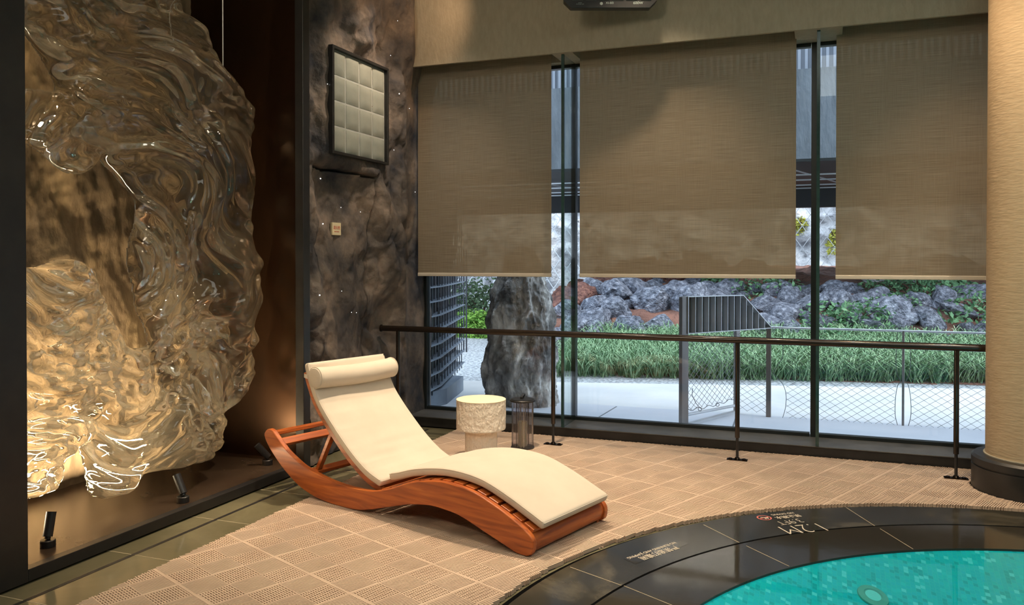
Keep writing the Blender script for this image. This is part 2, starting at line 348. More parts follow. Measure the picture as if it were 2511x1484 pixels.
# pool coping: outer ring, dark slot, inner polished ring
def coping():
    b=MB(); ringmesh(b,PC,RC,0,PM,RM+.012,0,mi=0); ringmesh(b,PC,RC,0,PC,RC,-.09,mi=0); ringmesh(b,PM,RM+.012,0,PM,RM+.012,-.02,mi=1)
    jl=[((1398,1391),(1524,1436)),((1725,1287),(1813,1331)),((2075,1245),(2145,1290))]
    def strip(bb,p,q,z,w=.0022,mi=2):
        d=(q-p).normalized(); s=Vector((-d.y,d.x,0))*w
        bb.add([(p-s)[:2]+(z,),(p+s)[:2]+(z,),(q+s)[:2]+(z,),(q-s)[:2]+(z,)],[(0,1,2,3)],mi)
    for a,c in jl: strip(b,onp(*a,2,0),onp(*c,2,0),.0006)
    o=b.build('pool_coping',[M['coping'],M['silldark'],M['vein']],recalc=False); struct(o)
    c=MB(); ringmesh(c,PM,RM,-.002,PW,RW,-.002,mi=0); ringmesh(c,PM,RM+.012,-.02,PM,RM,-.02,mi=1); ringmesh(c,PM,RM,-.002,PM,RM,-.02,mi=1); ringmesh(c,PW,RW,-.002,PW,RW,-.014,mi=0)
    for a,q in [((1530,1436),(1649,1484)),((1830,1338),(1935,1388)),((2158,1296),(2239,1346))]: strip(c,onp(*a,2,0),onp(*q,2,0),-.0014)
    struct(c.build('pool_edge',[M['coping2'],M['silldark'],M['vein']],recalc=False))
    b=MB(); n=160
    ringmesh(b,PW,RW,-.013,PW,.5,-.013-.385*(RW-.5)); b.add(circ(PW,.5,n,-.013-.385*(RW-.5)),[tuple(range(n))])
    struct(b.build('pool_basin',M['mosaic'],recalc=False))
    w=MB(); w.add(circ(PW,RW,n,-.012),[tuple(range(n))])
    tag(w.build('pool_water',M['water'],recalc=False),'clear turquoise water filling the round mosaic pool','water',kind='stuff')
    return o
cop=coping()
# lettering inlaid in the coping
def floor_text(px0,px1,body,size,dy=0,m=M['letter'],sx=1.0,name='lettering',parent=None):
    # px0 = pixel of the right end as read, px1 = left end as read (text runs p(left)->p(right))
    a=onp(*px0,2,.0012);b=onp(*px1,2,.0012); d=(b-a); L=d.length; d.normalize(); u=Vector((0,0,1)).cross(d)
    c=(a+b)/2+u*dy
    M4=Matrix(((d.x,u.x,0,c.x),(d.y,u.y,0,c.y),(0,0,1,.001),(0,0,0,1)))
    return text(body,size,M4,m,name,parent or cop,sx=sx,ext=.0003,thin=-.022 if size>.09 else 0)
# ---- read from the deck: left end as read is at the right of the picture
floor_text((2011,1291.5),(1929.5,1299),'1.2M',.19,sx=.76)
floor_text((1962.8,1275.8),(1909,1283),'3.9FT',.095,sx=.78)
floor_text((1956,1264),(1907,1269.4),'禁止跳水',.048,sx=.9)
floor_text((1948,1257.3),(1889,1263.3),'NO DIVING',.032,sx=.92)
def nodive():
    c=onp(1874,1270,2,.001); b=MB(); n=40; R=.043
    def loc(r,t): return (c.x+r*math.cos(t),c.y+r*math.sin(t),.0012)
    b.add([loc(R,2*PI*k/n) for k in range(n)]+[loc(R*.80,2*PI*k/n) for k in range(n)],[(k,(k+1)%n,n+(k+1)%n,n+k) for k in range(n)])
    d=Vector((math.cos(.9),math.sin(.9),0)); s=Vector((-d.y,d.x,0))*.004; p=Vector((c.x,c.y,.0012))
    b.add([p-d*.037-s,p-d*.037+s,p+d*.037+s,p+d*.037-s],[(0,1,2,3)])
    o=b.build('no_diving_symbol',M['redring'],cop,recalc=False)
    f=MB()
    for q,r in (((-.022,.0),(.024,.008)),((-.004,.006),(.014,-.020)),((.007,.004),(.027,-.008))):
        q=Vector((*q,0));r=Vector((*r,0));dd=(r-q).normalized();ss=Vector((-dd.y,dd.x,0))*.0035
        f.add([Vector((c.x,c.y,.0016))+e for e in (q-ss,q+ss,r+ss,r-ss)],[(0,1,2,3)])
    f.build('diver_pictogram',M['letter'],cop,recalc=False)
nodive()
floor_text((1655,1342),(1573,1369),'严禁追打嬉闹',.054,sx=.86)
floor_text((1660,1329),(1534,1371),'NO RUNNING AND JUMPING',.032,dy=.0,sx=.87)
def plate():
    q=[onp(*p,2,0) for p in ((1692,1333),(1655,1325),(1528,1370),(1558,1384))]
    b=MB(); b.add([(p.x,p.y,.0007) for p in q],[(0,1,2,3)]); b.build('sign_panel',M['coping2'],cop,recalc=False)
plate()
# pool drain fitting
def drain():
    # sits on the sloping bottom
    d=ray(2140,1464); lo,hi=.5,8
    for _ in range(50):
        m=(lo+hi)/2; p=CAMP+d*m; rr=math.hypot(p.x-PW[0],p.y-PW[1]); zz=-.013-.385*(RW-rr)
        if p.z>zz: lo=m
        else: hi=m
    t=empty('pool_inlet',p); rd=Vector((p.x-PW[0],p.y-PW[1],0)).normalized(); nrm=(Vector((0,0,1))-rd*.385).normalized(); t.rotation_euler=nrm.to_track_quat('Z','Y').to_euler()
    b=MB(); n=48
    b.lathe([(.040,0),(.070,0),(.072,.003),(.070,.009),(.044,.012),(.040,.008)],n=n); b.build('outer_ring',mat('inlet_ring',(.16,.40,.30),(.20,.44,.34),rough=.4),t,smooth=True)
    b=MB(); b.lathe([(.001,.003),(.036,.003),(.036,.009),(.001,.011)],n=n); b.build('inlet_cap',mat('inlet_cap',(.30,.75,.66),(.34,.79,.70),rough=.4),t,smooth=True)
    tag(t,'round pale inlet fitting sunk in the turquoise mosaic pool bottom','pool fitting')
drain()
# column
def column():
    t=empty('column',(1.297,6.184,0)); struct(t)
    b=MB(); b.lathe([(.284,.2),(.284,1.2),(.282,2.4),(.280,CEIL)],n=96); b.build('column_shaft',M['column'],t,smooth=True)
    b=MB(); b.lathe([(.366,-.012),(.366,.150),(.357,.152),(.357,.160),(.366,.162),(.366,.205),(.350,.220),(.292,.222)],n=96); b.build('column_base',M['silldark'],t,smooth=True)
    b=MB(); b.lathe([(.2955,.218),(.2955,.228),(.285,.229)],n=96); b.build('base_ring',M['cream'],t,smooth=True)
column()
# curb / sill
b=MB(); b.box((-3.75,6.67,-.012),(4.5,7.12,.068),0); b.box((-3.75,6.66,.068),(4.5,7.12,.078),1)
struct(b.build('trim_1',[M['silldark'],M['sill']],bevel=.003))
# bulkhead over the windows with blind pockets
XS=[(-3.75,-2.165),(-1.985,-.215),(.13,4.5)]   # pockets
def bulkhead():
    b=MB(); b.box((-3.8,6.59,ZH),(4.5,6.62,CEIL)); b.box((-3.8,6.91,ZH),(4.5,7.2,CEIL+.4))
    xs=[-3.8]; 
    gaps=[(XS[0][1],XS[1][0]),(XS[1][1],XS[2][0])]
    for a,c in gaps: b.box((a,6.6205,ZH+.0005),(c,6.909,ZH+.5))
    b.box((-3.8,6.6205,ZH+.45),(4.5,6.909,ZH+.6))
    struct(b.build('wall_front',M['cream']))
bulkhead()
# window wall: three windows separated by mullions
def window(i,x0,x1,wl):
    t=empty('window_%d'%i,(0,0,0)); struct(t)
    f=MB(); w=.045
    f.box((x0,GY-.03,.078),(x1,GY+.03,.078+.028)); f.box((x0,GY-.03,ZH-.03),(x1,GY+.03,ZH))
    f.box((x0-wl/2,GY-.035,.078),(x0+wl/2,GY+.035,ZH))
    f.build('window_frame',M['frame'],t,bevel=.002)
    g=MB(); g.box((x0+wl/2,GY-.005,.10),(x1,GY+.005,ZH-.02)); g.build('pane',M['glass'],t)
    return t
window(1,-3.60,-2.115,.10); window(2,-2.09,-.10,.042); window(3,-.065,2.1,.06); window(4,2.1,4.4,.06)
for k,(x0,x1) in enumerate(((-2.077,-2.09),(-.04,-.065),(2.1,2.1))):
    t=empty('glass_fin',(0,0,0))
    b=MB(); b.box((x0-.008,6.665,.079),(x0+.008,7.0,ZH-.001)); b.build('fin_pane',M['finglass'],t)
    b=MB(); b.box((x0-.012,6.645,.079),(x0+.012,6.665,ZH-.001)); b.build('fin_edge',M['glassedge'],t)
    tag(t,['upright glass fin between the left and middle blinds','upright glass fin between the middle and right blinds','upright glass fin standing hidden behind the cream column'][k],'glass fin','glass fins bracing the window wall')
# remaining shell
b=MB(); b.box((-4.9,-3.3,CEIL),(4.6,6.62,CEIL+.15)); struct(b.build('ceiling',M['ceil']))
b=MB(); b.box((4.5,-3.3,-.3),(4.65,7.2,CEIL)); struct(b.build('wall_right',M['cream']))
b=MB(); b.box((-4.9,-3.35,-.3),(4.65,-3.2,CEIL)); struct(b.build('wall_back',M['cream']))
b=MB(); b.box((-3.75,-3.2,-.3),(-3.49,2.60,CEIL)); struct(b.build('wall_left',M['wall_black']))
# niche: frame, plate floor, side panels, rock back
NY0,NY1=2.69,4.955
b=MB(); b.box((-3.60,2.60,-.012),(-3.49,2.76,CEIL)); b.box((-3.56,4.94,-.012),(-3.49,5.02,CEIL)); b.box((-3.545,2.76,-.012),(-3.49,4.94,.047))
struct(b.build('trim_2',M['black'],bevel=.003))
b=MB(); b.box((-4.66,2.6,-.012),(-3.545,5.02,.046)); struct(b.build('trim_3',M['plate']))
b=MB(); b.box((-4.7,4.99,.046),(-3.55,5.03,CEIL)); struct(b.build('wall_niche_right',M['copper']))
b=MB(); b.box((-4.7,2.55,.046),(-3.55,2.62,CEIL)); struct(b.build('wall_niche_left',M['copper']))
def nicheback(y,z):
    r=.05*ridge(y*1.2,z*.55,3.3,4)+.05*fbm(y*2.2+3,z*1.1,1.7,5)+.012*ridge(y*7,z*3,9.3,3)
    return (-4.60+r,y,z)
struct(grid('wall_niche_back',M['nicherock'],linsp(2.55,5.0,170),linsp(.02,CEIL,260),lambda u,v:nicheback(u,v)))
# left rock wall with the hidden door
DY0,DY1,DZ1=5.27,6.06,2.22
GY0,GY1,GZ0,GZ1=5.352,6.165,2.345,3.13
def sstep(a,b,x):
    t=max(0,min(1,(x-a)/(b-a))); return t*t*(3-2*t)
def rockx(y,z):
    sw=.35*noise.noise(Vector((y*.6,z*.5,4.2)))
    big=.13*ridge((y+sw)*.85+z*.35,(z-y*.6)*.42,2.0,3,.5)
    med=.05*fbm(y*2.6+z*.6,z*1.7-y,5.1,4)
    fin=.010*ridge(y*6,z*5,8.0,3)
    d=big+med
    vd,_=noise.voronoi(Vector((y*2.3+.5*sw,z*1.7+.3*noise.noise(Vector((y*3,z*3,2))),3.3)))
    d+=.055*min(1,(vd[1]-vd[0])*2.6)-.03
    vd,_=noise.voronoi(Vector((y*6.5,z*4.6,7.3))); d+=.016*min(1,(vd[1]-vd[0])*2.2)-.008
    d=(.5)*d+.5*(math.floor(d/.045)*.045+.0225+ .022*math.tanh((d/.045%1-.5)*4))
    tong=.13*sstep(2.9,3.7,z+.28*(y-5.9)+.12*noise.noise(Vector((y*4,z*2,1))))
    # smoother and flatter in the door leaf
    dm=sstep(DY0-.1,DY0+.06,y)*(1-sstep(DY1-.06,DY1+.1,y))*(1-sstep(DZ1-.06,DZ1+.08,z))
    d=d*(1-.45*dm)
    wm=sstep(GY0-.16,GY0-.02,y)*(1-sstep(GY1+.02,GY1+.16,y))*sstep(GZ0-.18,GZ0-.02,z)*(1-sstep(GZ1+.02,GZ1+.16,z))
    d=d*(1-wm)+(.15)*wm; tong*=1-wm
    d-=.10*math.exp(-((y-6.3)**2/.05+(z-.9)**2/.12))
    d+=.13*math.exp(-((y-6.95)**2/.05))*(1-sstep(.15,1.7,z))
    d+=.05*math.exp(-((y-6.75)**2/.03+(z-1.9)**2/.5))
    x=XL+.045+d+tong+fin
    lim=-3.44+(-.14+.02*noise.noise(Vector((z*2.2,1,y*3))))*sstep(6.35,6.75,y)+.08*sstep(3.0,3.35,z)+.02*noise.noise(Vector((z*3.5,7,y*4)))
    return x if x<lim-.04 else lim-.04*math.exp(-(x-lim+.04)/.04)
def groove(y,z):
    wob=.006*noise.noise(Vector((y*6,z*6,3)))
    dd=1e9
    if z<=DZ1+.02: dd=min(abs(y-DY0+wob),abs(y-DY1+wob))
    if DY0-.01<=y<=DY1+.01: dd=min(dd,abs(z-DZ1+wob*1.5+.015*(y-DY0)))
    return dd
def rk(y,z):
    g=groove(y,z); return (rockx(y,z)-(.08*(1-sstep(.0055,.012,g))),y,z)
ys=sorted(set([round(v,4) for v in linsp(5.02,7.16,190)]+[DY0-.010,DY0-.004,DY0+.004,DY0+.010,DY1-.010,DY1-.004,DY1+.004,DY1+.010]))
zs=sorted(set([round(v,4) for v in linsp(-.012,CEIL,330)]+[DZ1-.010,DZ1-.004,DZ1+.004,DZ1+.010]))
indoor=lambda y,z: DY0<y<DY1 and z<DZ1
struct(grid('wall_rock',M['rockwall'],ys,zs,rk,skip=indoor))
struct(grid('door_1',M['rockwall'],[y for y in ys if DY0-.012<=y<=DY1+.012],zs[:zs.index(round(DZ1+.004,4)) if round(DZ1+.004,4) in zs else 178],rk,skip=lambda y,z:not indoor(y,z)))
b=MB(); b.box((-4.0,5.03,-.1),(-3.95,7.2,CEIL)); struct(b.build('wall_left_backing',M['wall_black']))
# glass-block window in the rock
def blockwin():
    t=empty('window_5',(-3.515,GY0,GZ0)); struct(t); W=GY1-GY0; H=GZ1-GZ0
    f=MB(); w=.022
    for a,c in (((-.22,-w,-w),(.02,W+w,0)),((-.22,-w,H),(.02,W+w,H+w)),((-.22,-w,0),(.02,0,H)),((-.22,W,0),(.02,W+w,H))): f.box(a,c)
    f.build('window_frame',M['black'],t,bevel=.002)
    g=MB(); g.box((-.2,0,0),(-.014,W,H)); g.build('grout',M['grid'],t)
    p=MB(); n=4; c=W/n; d=H/n
    for i in range(n):
        for j in range(n):
            y0,y1,z0,z1=i*c+.008,(i+1)*c-.008,j*d+.008,(j+1)*d-.008
            N=6;vs=[];
            for a in range(N+1):
                for e in range(N+1):
                    u,v=a/N,e/N; k=min(1,min(u,1-u,v,1-v)*6); vs.append((-.012+.014*math.sin(k*PI/2),y0+(y1-y0)*u,z0+(z1-z0)*v))
            p.add(vs,[(a*(N+1)+e,(a+1)*(N+1)+e,(a+1)*(N+1)+e+1,a*(N+1)+e+1) for a in range(N) for e in range(N)])
    p.build('glass_block_panel',M['blockglass'],t,smooth=True)
blockwin()
# ================================================================== INTERIOR THINGS
# fire point plaque
def plaque():
    c=onp(861,561,0,-3.5); x=max(rockx(c.y+a,c.z+b) for a in (-.06,0,.06) for b in (-.05,0,.05))+.010
    t=empty('wall_plaque',(x,c.y,c.z))
    b=MB(); b.box((-.02,-.062,-.05),(0,.062,.05)); b.build('plate',M['plaque'],t,bevel=.002)
    R=Matrix(((0,0,1,0),(1,0,0,0),(0,1,0,0),(0,0,0,1)))
    text('消火栓',.032,Matrix.Translation((.0008,0,.008))@R,M['redink'],'red_characters',t)
    text('FIRE HYDRANT',.010,Matrix.Translation((.0008,0,-.022))@R,M['redink'],'small_caption',t)
    tag(t,'small cream plaque with red characters on the hidden rock door','sign')
plaque()
# fibre optic star points
for i,(px,py) in enumerate([(768,53),(959,12),(975,51),(894,93),(958,136),(803,206),(979,230),(1004,266),(966,368),(786,438),(836,509),(884,520),(792,549),(862,766),(874,767),(784,724),(1018,471),(1024,559),(816,230),(838,714)]):
    c=onp(px,py,0,-3.55)
    for _ in range(3): c=onp(px,py,0,rockx(c.y,c.z)+.002)
    b=MB(); r=.0022+.0016*(i%3==0); b.lathe([(.0005,-r),(r*.8,-r*.6),(r,0),(r*.8,r*.6),(.0005,r)],n=8); o=b.build('fibre_optic_light',M['star'],smooth=True,loc=c)
    tag(o,'tiny white fibre optic light point set in the dark rock wall','light','fibre optic light points in the rock wall')
# hydrant door handle hole omitted; spot lamps in the niche
def spot(loc,az,tilt,label,en=60):
    t=empty('spotlight',loc,0)
    b=MB(); b.lathe([(.034,0),(.036,.002),(.036,.034),(.033,.037)],n=32); b.build('base',M['black'],t,smooth=True)
    d=Vector((math.cos(az)*math.cos(tilt),math.sin(az)*math.cos(tilt),math.sin(tilt)))
    b=MB(); b.tube([(0,0,.034),(0,0,.055)],.008); b.tube([Vector((0,0,.052))-d*.012,Vector((0,0,.052))+d*.012],.014); b.build('swivel',M['black'],t,smooth=True)
    p=Vector((0,0,.062)); h=MB(); h.tube([p-d*.010,p+d*.012],.0235,n=28); h.tube([p+d*.012,p+d*.112],.0235,n=28,caps=False); h.tube([p+d*.112,p+d*.1121],[.0235,.0205],n=28,caps=False); h.tube([p+d*.112,p+d*.062],.0205,n=28,caps=False); ho=h.build('lamp_head',M['black'],t,smooth=True)
    l=MB(); l.tube([p+d*.060,p+d*.064],.020,n=24); l.build('lens',M['lens'],ho,smooth=True)
    tag(t,label,'spotlight','black spotlights on the niche floor')
    L=bpy.data.lights.new('spotlight_beam','SPOT'); L.energy=en; L.color=(1,.78,.48); L.spot_size=math.radians(56); L.spot_blend=.6; L.shadow_soft_size=.02
    lo=bpy.data.objects.new('spotlight_beam',L); COL.objects.link(lo); lo.parent=t; lo.location=p+d*.118; lo.rotation_euler=(-d).to_track_quat('Z','Y').to_euler()
EN_UP=60
spot((-3.68,3.02,.046),math.radians(112),math.radians(72),'black tilted spotlight near the left end of the niche floor')
spot((-3.60,3.87,.046),math.radians(172),math.radians(60),'black tilted spotlight in the middle of the niche floor')
spot((-3.70,4.80,.046),math.radians(-140),math.radians(50),'black lit spotlight behind the curved head of the lounger',14)
# ------------------------------------------------------------------ sculpture
def sculpture():
    XS0=-3.88
    out=[(392,-190),(415,-90),(432,5),(470,40),(498,75),(508,120),(512,150),(545,182),(585,230),(603,270),(607,310),(603,345),(600,370),(608,420),(607,470),(606,520),(602,570),(608,620),(615,665),(624,712),(622,748),(606,790),(604,830),(606,880),(600,930),(599,965),(588,988),(565,992),(545,1015),(536,1050),(524,1092),(497,1118),(486,1133),(450,1138),(425,1146),(380,1156),(330,1170),(305,1195),(280,1215),(245,1223),(218,1217),(204,1190),(198,1150),(190,1105),(172,1098),(150,1120),(130,1160),(108,1205),(70,1220),(40,1226),(-40,1236),(-110,1200),(-160,1050),(-200,850),(-205,700),(-100,668),(45,664),(60,655),(95,652),(125,638),(150,632),(180,640),(205,662),(212,700),(235,735),(262,775),(285,825),(305,848),(335,852),(350,845),(342,800),(328,760),(320,700),(306,640),(312,590),(326,545),(330,500),(322,475),(300,452),(280,425),(255,405),(236,385),(222,412),(200,426),(170,428),(140,415),(110,390),(75,365),(40,348),(-60,320),(-160,260),(-170,215),(40,214),(100,218),(134,222),(125,190),(100,140),(70,95),(40,72),(-60,30),(-150,-40),(-200,-190)]
    P=[onp(x,y,0,XS0) for x,y in out]; P=np.array([(max(2.80,p.y),max(.10,min(p.z,3.62))) for p in P])
    P=np.array(catmull([tuple(p) for p in P]+[tuple(P[0])],4))[:-1]
    st=.0105; ys=np.arange(2.76,4.92,st); zs=np.arange(.07,3.68,st); Yg,Zg=np.meshgrid(ys,zs,indexing='ij'); Q=np.stack([Yg.ravel(),Zg.ravel()],1)
    a=P; b=np.roll(P,-1,0); best=np.full(len(Q),1e9); near=np.zeros_like(Q); ins=np.zeros(len(Q),bool)
    for i in range(len(a)):
        d=b[i]-a[i]; l2=d@d
        if l2<1e-12: continue
        t=np.clip(((Q-a[i])@d)/l2,0,1); c=a[i]+t[:,None]*d; dist=np.hypot(*(Q-c).T); m=dist<best; best[m]=dist[m]; near[m]=c[m]
        y0,y1=a[i][1],b[i][1]
        if y0!=y1:
            cr=((y0>Q[:,1])!=(y1>Q[:,1])) & (Q[:,0]<(b[i][0]-a[i][0])*(Q[:,1]-y0)/(y1-y0)+a[i][0]); ins^=cr
    n0,n1=len(ys),len(zs); I=ins.reshape(n0,n1)
    nb=np.zeros_like(I); nb[1:]|=I[:-1]; nb[:-1]|=I[1:]; nb[:,1:]|=I[:,:-1]; nb[:,:-1]|=I[:,1:]
    nb[1:,1:]|=I[:-1,:-1]; nb[1:,:-1]|=I[:-1,1:]; nb[:-1,1:]|=I[1:,:-1]; nb[:-1,:-1]|=I[1:,1:]
    use=I|nb; snap=use&~I
    pos=Q.copy(); sf=snap.ravel(); pos[sf]=near[sf]; sd=np.where(ins,best,0)
    cy,cz=onp(190,600,0,XS0).yz
    idx={} ; F=[];B=[]
    uf=use.ravel()
    cen=Vector((cy,cz))
    for k in np.nonzero(uf)[0]:
        y,z=pos[k]; dy,dz=y-cen.x,z-cen.y; r=math.hypot(dy,dz); th=math.atan2(dz,dy)
        w=.30*noise.noise(Vector((y*1.9,z*1.9,.5))); w2=.30*noise.noise(Vector((y*2.1+9,z*2.1,4.5)))
        # strands run round the ring, spiralling slightly
        lower=sstep(.05,-.6,dz) if dz<.05 else 0
        lower=max(0,min(1,(-dz-.1)/.7))
        rr=(r+.16*th+w)*4.3; tt=(th+w2)*(1.0+1.2*lower)*max(r,.4)*1.5
        h=sridge(rr,tt,1.0,3,.48)*.078
        h2=noise.noise(Vector((y*2.3,z*2.3,7)))*.10
        h3=sridge(y*4.2+w*3,z*4.2+w2*3,3,2)*.030*(.3+lower)+.010*sridge(rr*2.6,tt*2.0,8,2)
        f4=.003*noise.noise(Vector((rr*5,tt*7,3)))
        s=min(1,sd[k]/.07); e=math.sqrt(max(0,1-(1-s)**2))
        mid=XS0+h2*.8
        th1=.010+ (.030+ .9*abs(h+h3))*e
        hb=sridge(rr*1.1+5,tt*1.2+2,6.0,2,.5)*.05
        idx[k]=len(F)
        rim=.0015 if sf[k] else 0
        F.append((mid+(h+h3)*e+(.022)*e+f4*e+rim,y,z))
        bk=mid+(h+h3)*e*.35+hb*e-(.030)*e-rim
        B.append((min(bk,F[-1][0]-.012*e-.003),y,z))
    N=len(F); faces=[]; 
    for i in range(n0-1):
        for j in range(n1-1):
            q=[i*n1+j,(i+1)*n1+j,(i+1)*n1+j+1,i*n1+j+1]
            if all(uf[x] for x in q):
                if sum(sf[x] for x in q)==4: continue
                q=[idx[x] for x in q]; faces.append(tuple(q)); 
    # boundary edges
    ec={}
    for f in faces:
        for a_,b_ in zip(f,f[1:]+f[:1]): ec[(a_,b_)]=1
    sidef=[(a_,b_,b_+N,a_+N) for (a_,b_) in ec if (b_,a_) not in ec]
    V=F+B; faces2=faces+[tuple(x+N for x in reversed(f)) for f in faces]+[tuple(reversed(s)) for s in sidef]
    me=bpy.data.meshes.new('sculpture_body'); me.from_pydata(V,[],faces2); me.materials.append(M['acrylic'])
    import bmesh
    bm=bmesh.new(); bm.from_mesh(me); bmesh.ops.delete(bm,geom=[v for v in bm.verts if not v.link_faces],context='VERTS'); bmesh.ops.recalc_face_normals(bm,faces=bm.faces); 
    bmesh.ops.smooth_vert(bm,verts=bm.verts,factor=.5,use_axis_x=True,use_axis_y=True,use_axis_z=True)
    bmesh.ops.smooth_vert(bm,verts=bm.verts,factor=.5,use_axis_x=True,use_axis_y=True,use_axis_z=True)
    bm.verts.ensure_lookup_table()
    lay=[v for v in bm.verts if any(abs(e.calc_face_angle(0))>.9 for e in v.link_edges)]
    ring=set(lay)
    for v in lay:
        for e in v.link_edges: ring.add(e.other_vert(v))
    ring=list(ring)
    for _ in range(6): bmesh.ops.smooth_vert(bm,verts=ring,factor=.5,use_axis_x=False,use_axis_y=True,use_axis_z=True)
    bm.to_mesh(me); bm.free()
    me.polygons.foreach_set('use_smooth',[True]*len(me.polygons)); me.update()
    t=empty('hanging_sculpture',(0,0,0))
    o=bpy.data.objects.new('sculpture_body',me); COL.objects.link(o); o.parent=t
    for px,py in ((405,106),(544,188)):
        c=onp(px,py,0,XS0); w=MB(); w.tube([(XS0+.01,c.y,c.z-.01),(XS0+.01,c.y,CEIL)],.0035,n=8); w.build('suspension_wire',M['steelbright'],t,smooth=True)
    tag(t,'large clear rippled acrylic sculpture curling like a wave inside the lit wall niche','sculpture')
sculpture()
# ------------------------------------------------------------------ mat
def poolmat():
    c=.1635; th=math.radians(-23); ux=Vector((math.cos(th),math.sin(th))); vx=Vector((-math.sin(th),math.cos(th)))
    org=Vector((-2.894,3.543)); v=[];f=[];mi=[]
    def ok(x,y):
        return x>-3.045 and y<6.652 and x<3.4 and y>1.5 and math.hypot(x-PC[0],y-PC[1])>2.665 and math.hypot(x-1.297,y-6.184)>.372 
    zt,zb=0.0,-.021
    def rib(p,d,s,L,w,nseg=10,z=zt,m=0):
        # p start, d direction, s side dir, runs of inside samples
        run=None
        for k in range(nseg+1):
            q=p+d*(L*(k+.5)/nseg) if k<nseg else None
            inn=q is not None and ok(q.x,q.y)
            if inn and run is None: run=k
            if not inn and run is not None:
                a=p+d*(L*run/nseg); b=p+d*(L*k/nseg); o=len(v)
                for e in (a,b):
                    for sg in (-1,1):
                        for zz in (zb,z): r=e+s*(sg*w/2); v.append((r.x,r.y,zz))
                # verts: a-:0,1 a+:2,3 b-:4,5 b+:6,7
                f.extend([(o+1,o+3,o+7,o+5),(o,o+1,o+5,o+4),(o+2,o+6,o+7,o+3),(o,o+2,o+3,o+1),(o+4,o+5,o+7,o+6)]); mi.extend([m]*5); run=None
    N=12; pit=(c-.012)/N
    for i in range(-45,60):
        for j in range(-45,60):
            o=org+ux*(i*c)+vx*(j*c); m=o+(ux+vx)*(c/2)
            if not(-3.3<m.x<3.6 and 1.3<m.y<6.9 and math.hypot(m.x-PC[0],m.y-PC[1])>2.5): continue
            A_=(i+j)%2==0
            d,s=(ux,vx) if A_ else (vx,ux)
            for k in range(N):
                rib(o+s*(.006+pit*(k+.5)),d,s,c,pit*(.52 if A_ else .60)); rib(o+s*(.006+pit*(k+1)),d,s,c,pit*.50,z=-.0195,m=1)  # second strip: dark colour stands in for shade inside the slots
            nt=6 if A_ else 6
            for k in range(nt+1):
                wd=.012 if k in(0,nt) else .0065
                rib(o+d*(c*k/nt if 0<k<nt else (.003 if k==0 else c-.003)),s,d,c,(wd*1.25 if A_ else wd*.7),nseg=11,z=zt-(.0008 if A_ else .0155))
            # thick seams
            rib(o,vx,ux,c,.0055,z=zt+.0002); rib(o,ux,vx,c,.0055,z=zt+.0003)
            if (i)%2==0: rib(o,vx,ux,c,.014,z=zt+.0008)
            if (j)%3==0: rib(o,ux,vx,c,.014,z=zt+.0011)
    me=bpy.data.meshes.new('pool_mat'); me.from_pydata(v,[],f); me.materials.append(M['mat']); me.materials.append(M['silldark']); me.polygons.foreach_set('material_index',mi); me.update()
    o=bpy.data.objects.new('pool_mat',me); COL.objects.link(o)
    tag(o,'beige slotted anti-slip floor mat of checkered squares around the pool edge','mat')
poolmat()
# ------------------------------------------------------------------ handrail
def handrail():
    t=empty('handrail',(-1,6.33,0))
    X=lambda x:x+1
    b=MB(); b.tube([(X(-3.66),0,.905),(X(1.035),0,.905)],.0255,n=24); b.tube([(X(-3.66),0,.905),(X(-3.652),0,.905)],.032,n=24); b.build('top_rail',M['rail'],t,smooth=True)
    for px in (-3.49,):
        pass
    for i,xx in enumerate([-3.49,onp(1357,1090,2,0).x,onp(1807,1130,2,0).x,onp(2345,1175,2,0).x]):
        x=X(xx)
        b=MB(); b.tube([(x,0,.17),(x,0,.885)],.0175,n=20); po=b.build('post',M['rail'],t,smooth=True)
        b=MB(); b.tube([(x,0,.0),(x,0,.172)],.0105,n=16); b.build('post_foot',M['black'],po,smooth=True)
        b=MB(); n=28
        b.box((x-.075,-.028,.001),(x+.075,.028,.006)); 
        for sx in (-.05,.05): b.lathe([(.006,0),(.014,.001),(.014,.007),(.004,.010)],(x+sx,0,.006),12)
        b.lathe([(.018,0),(.022,.002),(.016,.014),(.011,.016)],(x,0,.006),20)
        b.build('base_plate',M['bronze'],po,smooth=True)
    tag(t,'dark round metal handrail on slim posts running in front of the windows','railing')
handrail()
# ------------------------------------------------------------------ roller blinds
YB=6.85
def blind(x0,x1,label,n):
    t=empty('roller_blind',((x0+x1)/2,YB,1.36)); w=(x1-x0)/2; top=ZH+.30-1.36
    o=grid('blind_fabric',M['blind'],linsp(-w,w,60),linsp(.02,top,60),lambda u,v:(u,.004*noise.noise(Vector((u*1.5+n*9,v*.7,2)))+.0015*math.sin(u*9+n),v),parent=t)
    b=MB(); b.prism([(-.006,-.002),(.006,-.002),(.008,.004),(.008,.024),(.004,.030),(-.004,.030),(-.008,.024),(-.008,.004)],-w,w,lambda u,v,e:(e,u,v)); b.build('bottom_bar',M['blindbar'],t,bevel=0)
    b=MB(); b.tube([(-w,0,top),(w,0,top)],.03,n=20); b.build('roller_tube',M['frame'],t,smooth=True)
    tag(t,label,'blind','roller blinds in the window wall')
bx=lambda px,py=400: onp(px,py,1,YB).x
blind(-3.56,bx(1352),'narrower brown woven roller blind next to the rock wall',0)
blind(bx(1422),bx(1952),'wide brown woven roller blind between the two window posts',1)
blind(bx(2050),2.6,'brown woven roller blind partly hidden by the cream column',2)
